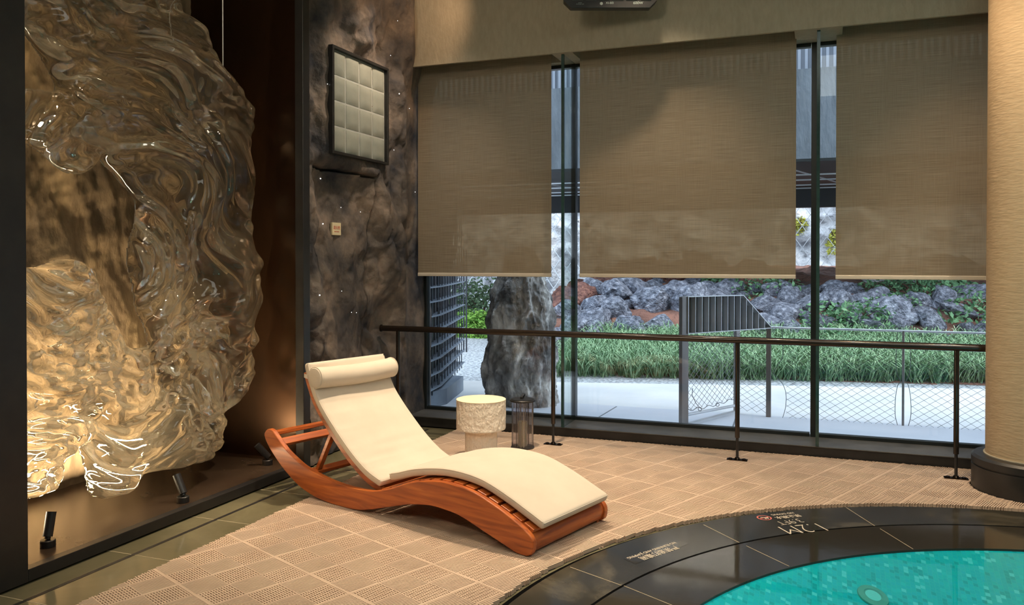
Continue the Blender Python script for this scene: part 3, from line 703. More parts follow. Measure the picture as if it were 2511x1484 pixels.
# ------------------------------------------------------------------ floodlight
def flood():
    fp=onp(1496,22,1,6.22); t=empty('floodlight',(fp.x,fp.y,fp.z),A)   # faces the pool at an angle
    W=.362; H=.46
    poly=[(-W+.055,0),(W-.055,0),(W,.055),(W,H-.05),(W-.05,H),(-W+.05,H),(-W,H-.05),(-W,.055)]
    b=MB(); b.prism(poly,-.02,.05,lambda u,v,w:(u,w,v)); b.build('housing',M['black'],t,bevel=.006)
    p=MB()
    for i in range(6):
        for j in range(4):
            x=-W+.095+i*.105-.0; z=.062+j*.095
            p.box((x-.047+.015,-.027,z),(x+.047+.015-.004,-.019,z+.085))
    p.build('lens_panel',M['led'],t,bevel=.006)
    for k in range(5): pass
    f=MB()
    for k in range(11): x=-.25+k*.05; f.box((x-.003,.05,.05),(x+.003,.075,H-.05))
    f.build('cooling_fins',M['black'],t)
    br=MB(); br.box((-.16,.05,.18),(.16,.10,.24)); br.box((-.05,.09,.16),(.05,.36,.26)); br.build('wall_bracket',M['black'],t)
    R=Matrix(((1,0,0,0),(0,0,-1,0),(0,1,0,0),(0,0,0,1)))
    text('600W',.030,Matrix.Translation((.215,-.0205,.040))@R,M['logo'],'wattage_lettering',t)
    text('XI-BEI',.024,Matrix.Translation((-.005,-.0205,.040))@R,M['logo'],'logo_lettering',t)
    text('AUTO\nCOOLED LED',.010,Matrix.Translation((-.235,-.0205,.036))@R,M['logo'],'small_lettering',t)
    b=MB(); b.prism([(.013*math.cos(PI/2+k*PI/3),.013*math.sin(PI/2+k*PI/3)) for k in range(6)],-.021,-.0195,lambda u,v,w:(u-.070,w,v+.036)); b.build('hexagon_logo',M['logo'],t)
    tag(t,'black wall-mounted floodlight with pale lens squares above the wide blind','floodlight')
flood()
# ------------------------------------------------------------------ lounger
LF=onp(1290,1366,2,0); LB=onp(870,1252,2,0); ld=(LF-LB).normalized(); LRZ=math.atan2(ld.y,ld.x); W=.74
RT=[(-2.16,.352),(-2.135,.378),(-2.105,.387),(-2.07,.378),(-2.03,.348),(-1.936,.278),(-1.83,.225),(-1.73,.188),(-1.534,.150),(-1.347,.134),(-1.20,.137),(-1.098,.147),(-.963,.186),(-.832,.238),(-.674,.275),(-.523,.287),(-.349,.268),(-.184,.215),(-.052,.158),(.005,.125),(.035,.098),(.043,.068),(.033,.022),(0,.002)]
RB=[(-.04,0.004),(-.078,.010),(-.238,.060),(-.435,.121),(-.56,.137),(-.674,.139),(-.832,.115),(-.963,.079),(-1.168,.022),(-1.275,.004),(-1.40,.000),(-1.52,.003),(-1.652,.018),(-1.76,.045),(-1.853,.083),(-1.979,.158),(-2.086,.243),(-2.14,.300),(-2.16,.335)]
def curve_at(tab,s):
    for (a,h),(b,g) in zip(tab,tab[1:]):
        if a<=s<=b: return h+(g-h)*(s-a)/(b-a)
    return tab[0][1] if s<tab[0][0] else tab[-1][1]
def lounger():
    t=empty('sun_lounger',(LF.x,LF.y,0),LRZ)
    poly=catmull(RT,5)+catmull(RB,5)
    for y0,y1 in ((0,.034),(W-.034,W)):
        b=MB(); b.prism(poly,y0,y1,lambda u,v,w:(u,w,v)); o=b.build('side_rail',M['wood'],t,bevel=.006,smooth=True,angle=30)
    # comb ledges that carry the slats
    seat=catmull([p for p in RT if -1.13<=p[0]<=.01],6)
    for y0,y1 in ((.034,.060),(W-.060,W-.034)):
        b=MB(); b.prism([(s,h-.017) for s,h in seat]+[(s,h-.050) for s,h in reversed(seat)],y0,y1,lambda u,v,w:(u,w,v)); b.build('slat_ledge',M['wood'],t)
    # arc-length positions
    L=[0]
    for p,q in zip(seat,seat[1:]): L.append(L[-1]+math.hypot(q[0]-p[0],q[1]-p[1]))
    def at(l):
        for i in range(len(seat)-1):
            if L[i]<=l<=L[i+1]:
                k=(l-L[i])/(L[i+1]-L[i]); p,q=seat[i],seat[i+1]; return (p[0]+(q[0]-p[0])*k,p[1]+(q[1]-p[1])*k),((q[0]-p[0])/(L[i+1]-L[i]),(q[1]-p[1])/(L[i+1]-L[i]))
        return seat[-1],(1,0)
    n=15; pit=(L[-1]-.03)/n
    for i in range(n):
        (s,h),(tx,tz)=at(L[-1]-.02-pit*(i+.5)); w=pit*.39; nx,nz=-tz,tx
        b=MB(); q=[(s+tx*a*w+nx*c,h+tz*a*w+nz*c) for a,c in ((-1,-.016),(1,-.016),(1,.004),(-1,.004))]
        b.prism(q,.0345,W-.0345,lambda u,v,w_:(u,w_,v)); b.build('slat',M['woodx'],t,bevel=.0025)
    # foot apron
    b=MB(); pr=catmull([(-.055,.150),(-.02,.135),(.012,.112),(.028,.090),(.032,.066),(.024,.034),(.010,.016)],4); 
    b.prism(pr+[(x-.022,z) for x,z in reversed(pr)],.034,W-.034,lambda u,v,w:(u,w,v)); b.build('foot_board',M['woodx'],t,smooth=True)
    # head cross bars
    def cross(s0,h0,s1,h1,th,name):
        d=Vector((s1-s0,h1-h0)).normalized(); nn=Vector((-d.y,d.x))*th/2
        b=MB(); b.prism([(s0+nn.x,h0+nn.y),(s0-nn.x,h0-nn.y),(s1-nn.x,h1-nn.y),(s1+nn.x,h1+nn.y)],.034,W-.034,lambda u,v,w:(u,w,v)); b.build(name,M['woodx'],t,bevel=.005)
    cross(-2.135,.352,-2.065,.358,.026,'head_bar'); cross(-2.040,.322,-1.995,.287,.026,'head_bar')
    cross(-1.765,.158,-1.715,.140,.024,'cross_bar'); cross(-1.22,.085,-1.17,.085,.024,'cross_bar')
    # reclining backrest frame
    bk=catmull(BK,6)
    def off(P,d0,d1):
        A_=[];B_=[]
        for i,(s,h) in enumerate(P):
            a=P[max(i-1,0)];c=P[min(i+1,len(P)-1)]; tx,tz=c[0]-a[0],c[1]-a[1]; l=math.hypot(tx,tz); nx,nz=-tz/l,tx/l
            if nz<0: nx,nz=-nx,-nz
            A_.append((s+nx*d0,h+nz*d0));B_.append((s+nx*d1,h+nz*d1))
        return A_,B_
    fr=MB()
    bf=empty('backrest_frame',(0,0,0)); bf.parent=t
    a1,b1=off(bk,-.042,-.004); a1,b1=a1[3:],b1[3:]
    for y0,y1 in ((.056,.084),(W-.084,W-.056)):
        b=MB(); b.prism(a1+b1[::-1],y0,y1,lambda u,v,w:(u,w,v)); b.build('backrest_rail',M['wood'],bf,bevel=.003)
    for i in range(8):
        k=3+int((i+.5)/8*(len(bk)-4)); s,h=bk[k]; q=bk[k+1]; tx,tz=q[0]-s,q[1]-h; l=math.hypot(tx,tz);tx/=l;tz/=l; nx,nz=(-tz,tx) if tx>0 else (tz,-tx)
        b=MB(); b.prism([(s+tx*a*.028+nx*c,h+tz*a*.028+nz*c) for a,c in ((-1,-.020),(1,-.020),(1,-.003),(-1,-.003))],.084,W-.084,lambda u,v,w:(u,w,v)); b.build('backrest_slat',M['woodx'],bf)
    for y in (.105,W-.105):
        b=MB(); b.bar((-1.60,y,.400),(-1.735,y,.155),.026,.036,(0,1,0)); b.build('prop_strut',M['wood'],t,bevel=.003)
    tag(t,'curved reddish wooden sun lounger with raised slatted back on the beige mat','sun lounger')
BK=[(-1.795,.835),(-1.755,.725),(-1.66,.565),(-1.43,.345),(-1.245,.215),(-1.10,.158)]
lounger()
def loft(curve,y0,y1,th,rz=.016,wr=0,seed=0,nseg=70,endr=.018,crown=.006):
    # curve = points of the underside centreline (s,h); returns verts of a cushion with rounded edges
    P=catmull(curve,10); L=[0]
    for p,q in zip(P,P[1:]): L.append(L[-1]+math.hypot(q[0]-p[0],q[1]-p[1]))
    def at(l):
        l=max(0,min(L[-1],l))
        for i in range(len(P)-1):
            if l<=L[i+1]+1e-9:
                k=(l-L[i])/max(1e-9,L[i+1]-L[i]); p,q=P[i],P[i+1]; d=(q[0]-p[0],q[1]-p[1]); m=math.hypot(*d); return p[0]+d[0]*k,p[1]+d[1]*k,d[0]/m,d[1]/m
    T=L[-1]; stations=[0,.002,.006,.012,.02]+list(np.linspace(.03,T-.03,nseg))+[T-.02,T-.012,T-.006,T-.002,T]
    # section: rounded rectangle in (y, n)
    w=(y1-y0)/2; hh=th/2; r=min(rz,hh*.95); S=[]
    NY=26
    for a in np.linspace(-1,1,NY): S.append((a*(w-r),hh,'t'))
    for k in range(1,5): g=PI/2-k*PI/10; S.append((w-r+r*math.cos(g),hh-r+r*math.sin(g),'e'))
    for k in range(0,5): g=-k*PI/10-.0; S.append((w-r+r*math.cos(g),-hh+r+r*math.sin(g),'e'))
    for a in np.linspace(1,-1,NY): S.append((a*(w-r),-hh,'b'))
    for k in range(1,5): g=-PI/2-k*PI/10; S.append((-w+r+r*math.cos(g),-hh+r+r*math.sin(g),'e'))
    for k in range(0,5): g=PI-k*PI/10; S.append((-w+r+r*math.cos(g),hh-r+r*math.sin(g),'e'))
    V=[]; m=len(S)
    for l in stations:
        s,h,tx,tz=at(l); e=min(l,T-l); k=1 if e>=endr else math.sqrt(max(0,1-(1-e/endr)**2)); 
        nx,nz=(-tz,tx) if tx>0 or nzpos(tx,tz) else (tz,-tx)
        for (yy,nn,kind) in S:
            y=(y0+y1)/2+ (yy if abs(yy)<w-endr else math.copysign((w-endr)+(abs(yy)-(w-endr))*(.55+.45*k),yy))
            q=nn*(.35+.65*k)+hh
            u=yy/w
            if kind=='t':
                q+=crown*(1-u*u)*min(1,e/.06)
                if wr:
                    q+=wr*noise.noise(Vector((l*16+seed,y*3.2+.4*noise.noise(Vector((l*5,y*4,1))),seed)))*min(1,e/.08)*(.35+.65*sstep(.25,.7,l/T))*(1.0-.55*abs(u)) + wr*.9*max(0,noise.noise(Vector((l*30+seed,y*2.2,seed+4))))*math.exp(-((u+1)/.5)**2)
            V.append((s+nx*q,y,h+nz*q))
    F=[(i*m+j,i*m+(j+1)%m,(i+1)*m+(j+1)%m,(i+1)*m+j) for i in range(len(stations)-1) for j in range(m)]
    F+=[tuple(range(m)),tuple((len(stations)-1)*m+j for j in range(m))[::-1]]
    # piping path on the top edges
    def edge(side,lo,hi,top=1):
        out=[]
        for l in np.linspace(lo,hi,60):
            s,h,tx,tz=at(l); nx,nz=-tz,tx; q=th-.006 if top else .006
            out.append((s+nx*q,(y1-.0035 if side>0 else y0+.0035),h+nz*q))
        return out
    return V,F,edge,T,at
def nzpos(tx,tz): return tx>0
def cushion(name,label,curve,y0,y1,th,wr=0,seed=0):
    V,F,edge,T,at=loft(curve,y0,y1,th,wr=wr,seed=seed)
    t=empty(name,(LF.x,LF.y,0),LRZ)
    b=MB(); b.add(V,F); b.build('cushion_body',M['cushion'],t,smooth=True,angle=60)
    pp=MB(); 
    a=edge(-1,.014,T-.014); c=edge(1,.014,T-.014)[::-1]; pp.tube(a,.0032,n=8); pp.tube(c,.0032,n=8)
    def endl(l):
        s,h,tx,tz=at(l); nx,nz=-tz,tx; e=-.002 if l<T/2 else .002
        q=th-.008; return [(s+nx*q+tx*e,y,h+nz*q+tz*e) for y in np.linspace(y0+.004,y1-.004,20)]
    pp.tube(endl(.006),.0032,n=8); pp.tube(endl(T-.006),.0032,n=8)
    pp.build('piping',M['cushion'],t,smooth=True)
    return tag(t,label,'cushion')
cushion('back_cushion','tall cream back cushion sloping down the raised back of the wooden lounger',BK,.035,W-.035,.046,wr=.007,seed=2)
SE=[(-1.035,.205),(-.963,.222),(-.832,.262),(-.674,.292),(-.523,.302),(-.349,.286),(-.184,.233),(-.052,.178),(.058,.130)]
cushion('seat_cushion','arched cream seat cushion over the slatted foot half of the lounger',[(s,h) for s,h in SE],.055,W-.045,.046,wr=.0018,seed=8)
def bolster():
    t=empty('bolster_pillow',(LF.x,LF.y,0),LRZ)
    cx,cz=-1.688,.757; R=.066; y0,y1=.03,W-.02
    b=MB(); n=40; vs=[];st=[(0,.0),(.0,.35),(.0,.75),(.004,.93),(.012,1.0)]
    ys=[y0+e for e,_ in st]+list(np.linspace(y0+.04,y1-.04,30))+[y1-e for e,_ in reversed(st)]
    ks=[k for _,k in st]+[1]*30+[k for _,k in reversed(st)]
    for y,k in zip(ys,ks):
        u=(y-y0)/(y1-y0)
        for i in range(n):
            g=2*PI*i/n; r=max(.001,R*k*(1+.02*math.sin(u*PI)+.018*noise.noise(Vector((y*9,g*1.2,3)))))
            if k<1: r=max(.001,R*k)
            vs.append((cx+r*math.cos(g)*1.02-.004*math.sin(u*PI*2),y,cz+r*math.sin(g)-.012*math.sin(PI*u)))
    m=len(ys); b.add(vs,[(i*n+j,i*n+(j+1)%n,(i+1)*n+(j+1)%n,(i+1)*n+j) for i in range(m-1) for j in range(n)])
    b.build('pillow_body',M['cushion'],t,smooth=True)
    for yy in (y0+.012,y1-.012):
        q=MB(); q.tube([(cx+(R+.001)*math.cos(2*PI*k/32)*1.02,yy,cz+(R+.001)*math.sin(2*PI*k/32)) for k in range(33)],.0028,n=6,caps=False); q.build('piping',M['cushion'],t,smooth=True)
    for yy,sg in ((y0,-1),(y1,1)):
        q=MB(); q.add([(cx-.055,yy+sg*.004,cz+.016),(cx-.055,yy+sg*.004,cz-.010),(cx-.092,(.027 if sg<0 else W-.027),cz-.004),(cx-.092,(.027 if sg<0 else W-.027),cz+.020),
            (cx-.055,yy+sg*.001,cz+.016),(cx-.055,yy+sg*.001,cz-.010),(cx-.092,(.031 if sg<0 else W-.031),cz-.004),(cx-.092,(.031 if sg<0 else W-.031),cz+.020)],[(0,1,2,3),(7,6,5,4),(0,4,5,1),(1,5,6,2),(2,6,7,3),(3,7,4,0)]); q.build('strap',M['cushion'],t)
    tag(t,'round cream bolster pillow strapped across the top of the back cushion','pillow')
bolster()
# ------------------------------------------------------------------ side table
def side_table():
    t=empty('side_table',(-2.424,5.69,0))
    rough=lambda th,z,r:.0035*noise.noise(Vector((math.cos(th)*9,math.sin(th)*9,z*9)))+.004*abs(noise.noise(Vector((th*14,z*3.5,2))))+.0022*noise.noise(Vector((th*34,z*22,5)))
    b=MB(); zs=list(np.linspace(0,.24,36)); b.lathe([(.1200,z) for z in zs],n=150,fn=rough); b.build('pedestal',M['plaster'],t,smooth=True)
    b=MB(); b.lathe([(.10,.226),(.176,.226),(.184,.229)]+[(.186,z) for z in np.linspace(.234,.440,40)]+[(.186,.446)],n=190,fn=lambda th,z,r:rough(th,z,r) if z>.2265 else 0); b.build('drum_top',M['plaster'],t,smooth=True)
    b=MB(); b.lathe([(.186,.446),(.188,.4475),(.1885,.451),(.187,.453)],n=96); b.build('table_surface',M['tabletop'],t,smooth=True)
    tag(t,'cream rough plaster mushroom shaped side table behind the lounger','side table')
side_table()
# ------------------------------------------------------------------ lantern and candle
def lantern():
    lx,ly=-2.25,6.13; t=empty('lantern',(lx,ly,0))
    b=MB(); b.lathe([(.088,0),(.094,.002),(.094,.012),(.086,.016)],n=48); b.build('base',M['black'],t,smooth=True)
    b=MB(); n=132
    R=lambda k:.085+.0028*math.cos(k*2*PI*33/n)
    for r0,sg in ((0,1),(-.005,-1)):
        vs=[((R(k)+r0)*math.cos(2*PI*k/n),(R(k)+r0)*math.sin(2*PI*k/n),z) for z in (.016,.372) for k in range(n)]
        b.add(vs,[((k,(k+1)%n,n+(k+1)%n,n+k) if sg>0 else (k,n+k,n+(k+1)%n,(k+1)%n)) for k in range(n)])
    b.build('ribbed_glass',M['ribglass'],t,smooth=True,recalc=False)
    b=MB(); b.lathe([(.080,.372),(.100,.374),(.1035,.378),(.1035,.386),(.099,.390),(.093,.390),(.092,.395),(.02,.396)],n=56); b.build('lid',M['black'],t,smooth=True)
    b=MB(); b.box((-.012,-.03,.395),(.012,-.006,.402)); pts=[(0,-.026,.398),(0,-.030,.412),(0,-.012,.420),(0,.014,.426),(0,.034,.432)]
    for p,q in zip(pts,pts[1:]): b.bar(p,q,.020,.004,(0,-.3,1))
    pts=[(0,.034,.432),(0,.038,.422),(0,.020,.408),(0,.004,.398)]
    for p,q in zip(pts,pts[1:]): b.bar(p,q,.020,.004,(0,.5,1))
    b.build('handle',M['black'],t,bevel=.001)
    b=MB(); b.tube([(-.028,-.062,.016),(-.028,-.062,.374)],.0028,n=8); b.tube([(.028,.062,.016),(.028,.062,.374)],.0028,n=8); b.build('stay_rod',M['bronze'],t,smooth=True)
    tag(t,'tall lantern with ribbed clear glass and black lid beside the round table','lantern')
    c=empty('pillar_candle',(lx,ly,.017))
    b=MB(); b.lathe([(.034,0),(.0365,.003),(.0365,.19),(.034,.198),(.029,.198),(.024,.188),(.004,.184)],n=40,fn=lambda th,z,r:.0015*noise.noise(Vector((th*2,z*20,1)))); b.build('wax',M['candle'],c,smooth=True)
    b=MB(); b.tube([(0,0,.184),(.001,0,.200)],.0012,n=6); b.build('wick',M['black'],c)
    tag(c,'pale yellow pillar candle standing inside the ribbed glass lantern','candle')
lantern()
# ================================================================== OUTSIDE
def slab(name,poly,z0,z1,m):
    b=MB(); b.prism(poly,z0,z1,lambda u,v,w:(u,v,w)); return struct(b.build(name,m))
slab('garden_ground',[(-30,7.2),(22,7.2),(22,34),(-30,34)],-.2,-.03,M['gravel'])
slab('near_paving',[(-4.6,7.121),(8,7.121),(8,8.255),(-4.6,8.255)],-.15,0,M['paving2'])
slab('far_paving',[(-4.3,8.27),(8,8.27),(8,12.55),(1.79,10.93),(-2.87,9.70),(-4.3,9.32)],-.15,-.004,M['paving'])
b=MB()
for p,q in (((1440,1040),(1512,997)),((1792,1062),(1806,1020)),((1340,960),(1150,985))):
    a=onp(*p,2,.001);c=onp(*q,2,.001); b.bar((a.x,a.y,.0006),(c.x,c.y,.0006),.014,.002)
struct(b.build('paving_joint',M['joint']))
def bankz(x,y):
    base=10.3+.245*(x+3.02)
    e=sstep(-5.6,-3.9,x+.12*(y-13)+.4*noise.noise(Vector((y*.5,x*.3,1))))
    d=y-13.2-.12*x
    z=.04+.10*sstep(-2.6,0,d)+ .62*sstep(0,2.2,d)+.42*sstep(2.4,6.5,d)
    z+=(.16*ridge(x*.55,y*.55,2,4)+.06*fbm(x*1.8,y*1.8,4))*sstep(-.3,1.2,d)
    return z*e-.08
o=grid('garden_bank',M['soil'],linsp(-6.5,12,150),linsp(10.2,26,120),lambda x,y:(x,y,bankz(x,y)),skip=lambda x,y:y<10.25+.245*(x+3.02)); struct(o)
def blades(name,region,n,hmin,hmax,m,wd=.012,arch=.5,seed=1):
    r=random.Random(seed); V=[];F=[]
    k=0
    while k<n:
        x,y=region(r); z=bankz(x,y)-.01; nb=r.randint(7,11); k+=nb
        for _ in range(nb):
            g=r.uniform(0,2*PI); h=r.uniform(hmin,hmax); L=h*arch*r.uniform(.5,1.5); dx,dy=math.cos(g),math.sin(g); w=wd*r.uniform(.7,1.2); px,py=-dy*w/2,dx*w/2
            bx_,by_=x+r.uniform(-.06,.06),y+r.uniform(-.06,.06); o=len(V)
            for t,hh,ww in ((0,0,1),(.25,.55,1),(.6,.9,.8),(1,.92*r.uniform(.6,1.0),.08)):
                V.append((bx_+dx*L*t-px*ww,by_+dy*L*t-py*ww,z+h*hh)); V.append((bx_+dx*L*t+px*ww,by_+dy*L*t+py*ww,z+h*hh))
            F+=[(o,o+1,o+3,o+2),(o+2,o+3,o+5,o+4),(o+4,o+5,o+7,o+6)]
    me=bpy.data.meshes.new(name); me.from_pydata(V,[],F); me.materials.append(m); o=bpy.data.objects.new(name,me); COL.objects.link(o); return o
def gr(r):
    x=r.uniform(-3.5,4.2); y0=10.34+.245*(x+3.02); return x,r.uniform(y0,13.6+.12*x)
tag(blades('ornamental_grass',gr,30000,.22,.42,M['grass'],wd=.013,arch=1.15),'long green arching grass leaves filling the bed along the gravel','grass',kind='stuff')
# boulders
import bmesh
def boulder_mesh(seed,sub=4,rough=.32,st=(1,1,.75),name='boulder_mesh',m=None):
    bm=bmesh.new(); bmesh.ops.create_icosphere(bm,subdivisions=sub,radius=1)
    for v in bm.verts:
        p=v.co.normalized(); d=1+rough*ridge(p.x*1.1+seed*3.7,p.y*1.1,p.z*1.1,3)*.6+.16*fbm(p.x*2.5+seed,p.y*2.5,p.z*2.5,4)+.10*ridge(p.x*4+seed,p.y*4,p.z*4,4,.6)
        # facet cuts
        for k in range(6):
            q=Vector((math.sin(seed*2.1+k*2.4),math.cos(seed*1.3+k*1.7),math.sin(k*3.1+seed)*.8)).normalized(); s=p.dot(q)*d
            if s>.72: d*=.72/s*.75+.25
        v.co=Vector((p.x*d*st[0],p.y*d*st[1],p.z*d*st[2]))
    me=bpy.data.meshes.new(name); bm.to_mesh(me); bm.free(); me.materials.append(m)
    return me
GB=[boulder_mesh(s,4,.36,m=M['greyrock']) for s in range(6)]
RB_=[boulder_mesh(s+20,4,.30,m=M['redrock']) for s in range(4)]
PLACED=[]
def rock(meshes,x,y,s,r,label,group,dz=.25):
    for _ in range(60):
        if all((x-a)**2+(y-b)**2>(.78*(s+c))**2 for a,b,c in PLACED): break
        x+=r.uniform(-.35,.35); y+=r.uniform(-.3,.45); s*=.985
    else: return
    PLACED.append((x,y,s))
    o=bpy.data.objects.new('boulder',r.choice(meshes)); COL.objects.link(o); o.location=(x,y,bankz(x,y)+s*dz); o.scale=(s*r.uniform(.8,1.3),s*r.uniform(.8,1.2),s*r.uniform(.7,1.05)); o.rotation_euler=(r.uniform(-.5,.5),r.uniform(-.5,.5),r.uniform(0,6))
    tag(o,label,'rock',group)
r=random.Random(11)
def gpos(px,y): # place by distance, anywhere along the bank
    u=(px-1255.5)/FOC; return (-math.sin(A)+u*math.cos(A))/(math.cos(A)+u*math.sin(A))*y
for k in range(26):
    px=r.uniform(1530,1690); y=r.uniform(13.2,15.2); rock(GB,gpos(px,y),y,r.uniform(.16,.36),r,'blue-grey craggy boulder in the heap left of the louvred steel guard','grey boulders heaped left of the guard')
for k in range(12):
    px=r.uniform(1420,1540); y=r.uniform(13.0,13.9); rock(GB,gpos(px,y),y,r.uniform(.14,.27),r,'small blue-grey boulder at the left foot of the red earth bank','small grey boulders at the left foot of the bank')
for k in range(60):
    px=r.uniform(1850,2460); y=r.uniform(13.2,15.8); rock(GB,gpos(px,y),y,r.uniform(.12,.30),r,'blue-grey craggy boulder on the bank right of the louvred steel guard','grey boulders on the bank right of the guard')
for k in range(12):
    px=r.uniform(1700,1870); y=r.uniform(13.0,14.2); rock(GB,gpos(px,y),y,r.uniform(.18,.34),r,'blue-grey boulder behind the louvred steel guard','grey boulders behind the guard')
for k in range(26):
    px=r.uniform(1365,1500); y=r.uniform(13.2,16.8); rock(RB_,gpos(px,y),y,r.uniform(.14,.40),r,'red-brown rock at the left end of the earth bank','red rocks at the left end of the bank')
for k in range(18):
    px=r.uniform(1900,2440); y=r.uniform(13.6,16.2); rock(RB_,gpos(px,y),y,r.uniform(.10,.24),r,'red-brown rock among the grey boulders on the right of the bank','red rocks among the grey boulders')
for k in range(16):
    px=r.uniform(1500,1860); y=r.uniform(15.5,18.8); rock(RB_,gpos(px,y),y,r.uniform(.15,.45),r,'dark red-brown rock high on the earth bank behind the guard','red rocks high on the bank')
PB=[boulder_mesh(s+50,3,.2,m=M['cliff']) for s in range(2)]
for k,px in enumerate((2150,2230,2300,2360,2395)):
    y=17.5+.3*k; rock(PB,gpos(px,y),y,.32-.03*(k%3),r,'pale squarish stone high on the bank below the right blind','pale stones high on the bank',dz=.5)
# leafy plants
def leaf_bush(name,c,rad,n,leaf,m,seed,label,cat,shape=(1,1,1),group=None,core=None):
    r=random.Random(seed); t=empty(name,c); V=[];F=[]
    for k in range(n):
        g=r.uniform(0,2*PI); cz=r.uniform(-.25,1); q=math.sqrt(max(0,1-cz*cz)); rr=rad*r.uniform(.55,1.0)*(1+.25*noise.noise(Vector((math.cos(g)*2+seed,math.sin(g)*2,cz*2))))
        p=Vector((math.cos(g)*q*rr*shape[0],math.sin(g)*q*rr*shape[1],max(0,cz*rr*shape[2]))); a=Vector((r.gauss(0,1),r.gauss(0,1),r.gauss(0,.6))).normalized(); b_=a.cross(Vector((r.gauss(0,1),r.gauss(0,1),r.gauss(0,1)))).normalized()
        o=len(V); l=leaf*r.uniform(.6,1.3); V+=[p-a*l,p-b_*l*.45,p+a*l,p+b_*l*.45]; F.append((o,o+1,o+2,o+3))
    me=bpy.data.meshes.new('foliage'); me.from_pydata(V,[],F); me.materials.append(m); o=bpy.data.objects.new('foliage',me); COL.objects.link(o); o.parent=t
    b=MB(); 
    for k in range(5): g=k*1.3+seed; b.tube([(0,0,-.05),(math.cos(g)*rad*.2*shape[0],math.sin(g)*rad*.2*shape[1],rad*.35*shape[2]),(math.cos(g)*rad*.6*shape[0],math.sin(g)*rad*.6*shape[1],rad*.7*shape[2])],[.02*rad+.004,.014*rad+.003,.004],n=6)
    b.build('stems',M['soil'],t)
    tag(t,label,cat,group)
for k,(px,y,rd,h) in enumerate(((1885,15.8,.75,.55),(1945,16.2,.5,.6),(1765,16.5,.35,.8),(2030,13.9,.42,1.3),(2040,13.1,.32,1.5),(2110,14.2,.5,.8),(2180,14.9,.5,.6),(2250,16.6,.9,.45),(2330,15.6,.6,.5),(2390,14.6,.55,.7),(2300,16.9,.6,.5),(1960,13.2,.35,.9))):
    x=gpos(px,y); leaf_bush('leafy_plant',(x,y,bankz(x,y)),rd,int(520*rd*2),.05,M['ivy'],k,'dark green leafy plant growing among the rocks of the bank','plant',(1.2,1,h),'leafy plants among the rocks')
# hedge and shrub on the left
def gz(px,py,zz=0): return onp(px,py,2,zz)
h0=gz(1205,832,-.03)
leaf_bush('green_hedge',(gpos(1170,15.2),15.2,-.03),.72,5200,.045,M['hedge'],31,'bright yellow-green low hedge seen between the lattice screen and the standing stone','hedge',(1.35,.6,.72))
leaf_bush('pale_shrub',(gpos(1190,18.5),18.5,-.03),1.25,5200,.06,M['shrub'],32,'soft grey-green feathery shrub behind the bright hedge','shrub',(1.5,.8,.85))
leaf_bush('pale_shrub',(gpos(1110,19.5),19.5,-.03),.9,2500,.06,M['shrub'],33,'soft green shrub behind the lattice screen','shrub',(1.2,.8,.8))
# dark planting kerb
b=MB(); b.box((-5.6,13.6,-.03),(-3.9,14.3,.10)); struct(b.build('planting_kerb',M['bedsoil'],bevel=.02))
# cliff
def cl(x,z): return (x,30+1.0*ridge(x*.22,z*.3,1,4)-.9*fbm(x*.5,z*.6,3,5)-.25*ridge(x*1.3,z*1.6,5,3)+.10*z,z)
struct(grid('cliff',M['cliff'],linsp(-26,22,260),linsp(-.2,11,110),lambda u,v:cl(u,v)))
# rock-fall net over the cliff
nb=MB()
for k in range(60):
    x=-14+k*.5; nb.bar((x,28.2,0),(x+4.2,28.2,6),.02,.02,(0,1,0)); nb.bar((x+4.2,28.2,0),(x,28.2,6),.02,.02,(0,1,0))
tag(nb.build('rockfall_net',M['steelbright']),'fine wire rockfall netting hung in front of the pale cliff','netting')
for k,(px,zz) in enumerate(((1963,3.05),(1968,2.7),(1960,2.95),(2045,2.6),(2040,2.3),(2046,2.0))):
    x=gpos(px,29); yy=cl(x,zz)[1]-.05; x=gpos(px,yy); leaf_bush('yellow_creeper',(x,yy,zz-.25),.30,120,.07,M['yellow'],60+k,'yellow-green creeper tuft on the pale cliff beside the right window post','plant',(.8,.4,1.1),'yellow creeper tufts on the cliff')
# building opposite
b=MB(); b.box((-16,14,3.15),(16,14.4,4.6)); struct(b.build('concrete_beam',M['concrete']))
b=MB(); b.box((-16,14.4,3.2),(16,20.6,3.5)); b.box((-16,20.4,2.76),(16,20.6,3.2)); struct(b.build('overhang_soffit',M['soffit']))
b=MB()
x=-8
V=[]
while x<8:
    b.box((x,14.42,4.6),(x+.045,14.48,8)); x+=.11
b.box((-16,14.48,4.55),(16,14.7,8)); struct(b.build('fluted_wall',M['flute']))
b=MB()
for y,z in ((15.4,3.02),(16.6,3.04),(17.6,3.03),(18.6,3.05)): b.box((-12,y,z),(10,y+.03,z+.025))
for k in range(9): b.bar((-11+k*2.6,14.8,3.1),(-9.6+k*2.6,20,3.12),.02,.02)
struct(b.build('ceiling_tracks',M['steelbright']))
c=onp(1977,429,1,19.5); b=MB(); b.box((-.11,-.02,-.06),(.11,.02,.06)); tag(b.build('exit_lamp',M['exit'],loc=c),'tiny green lit sign far back under the dark overhang','sign')
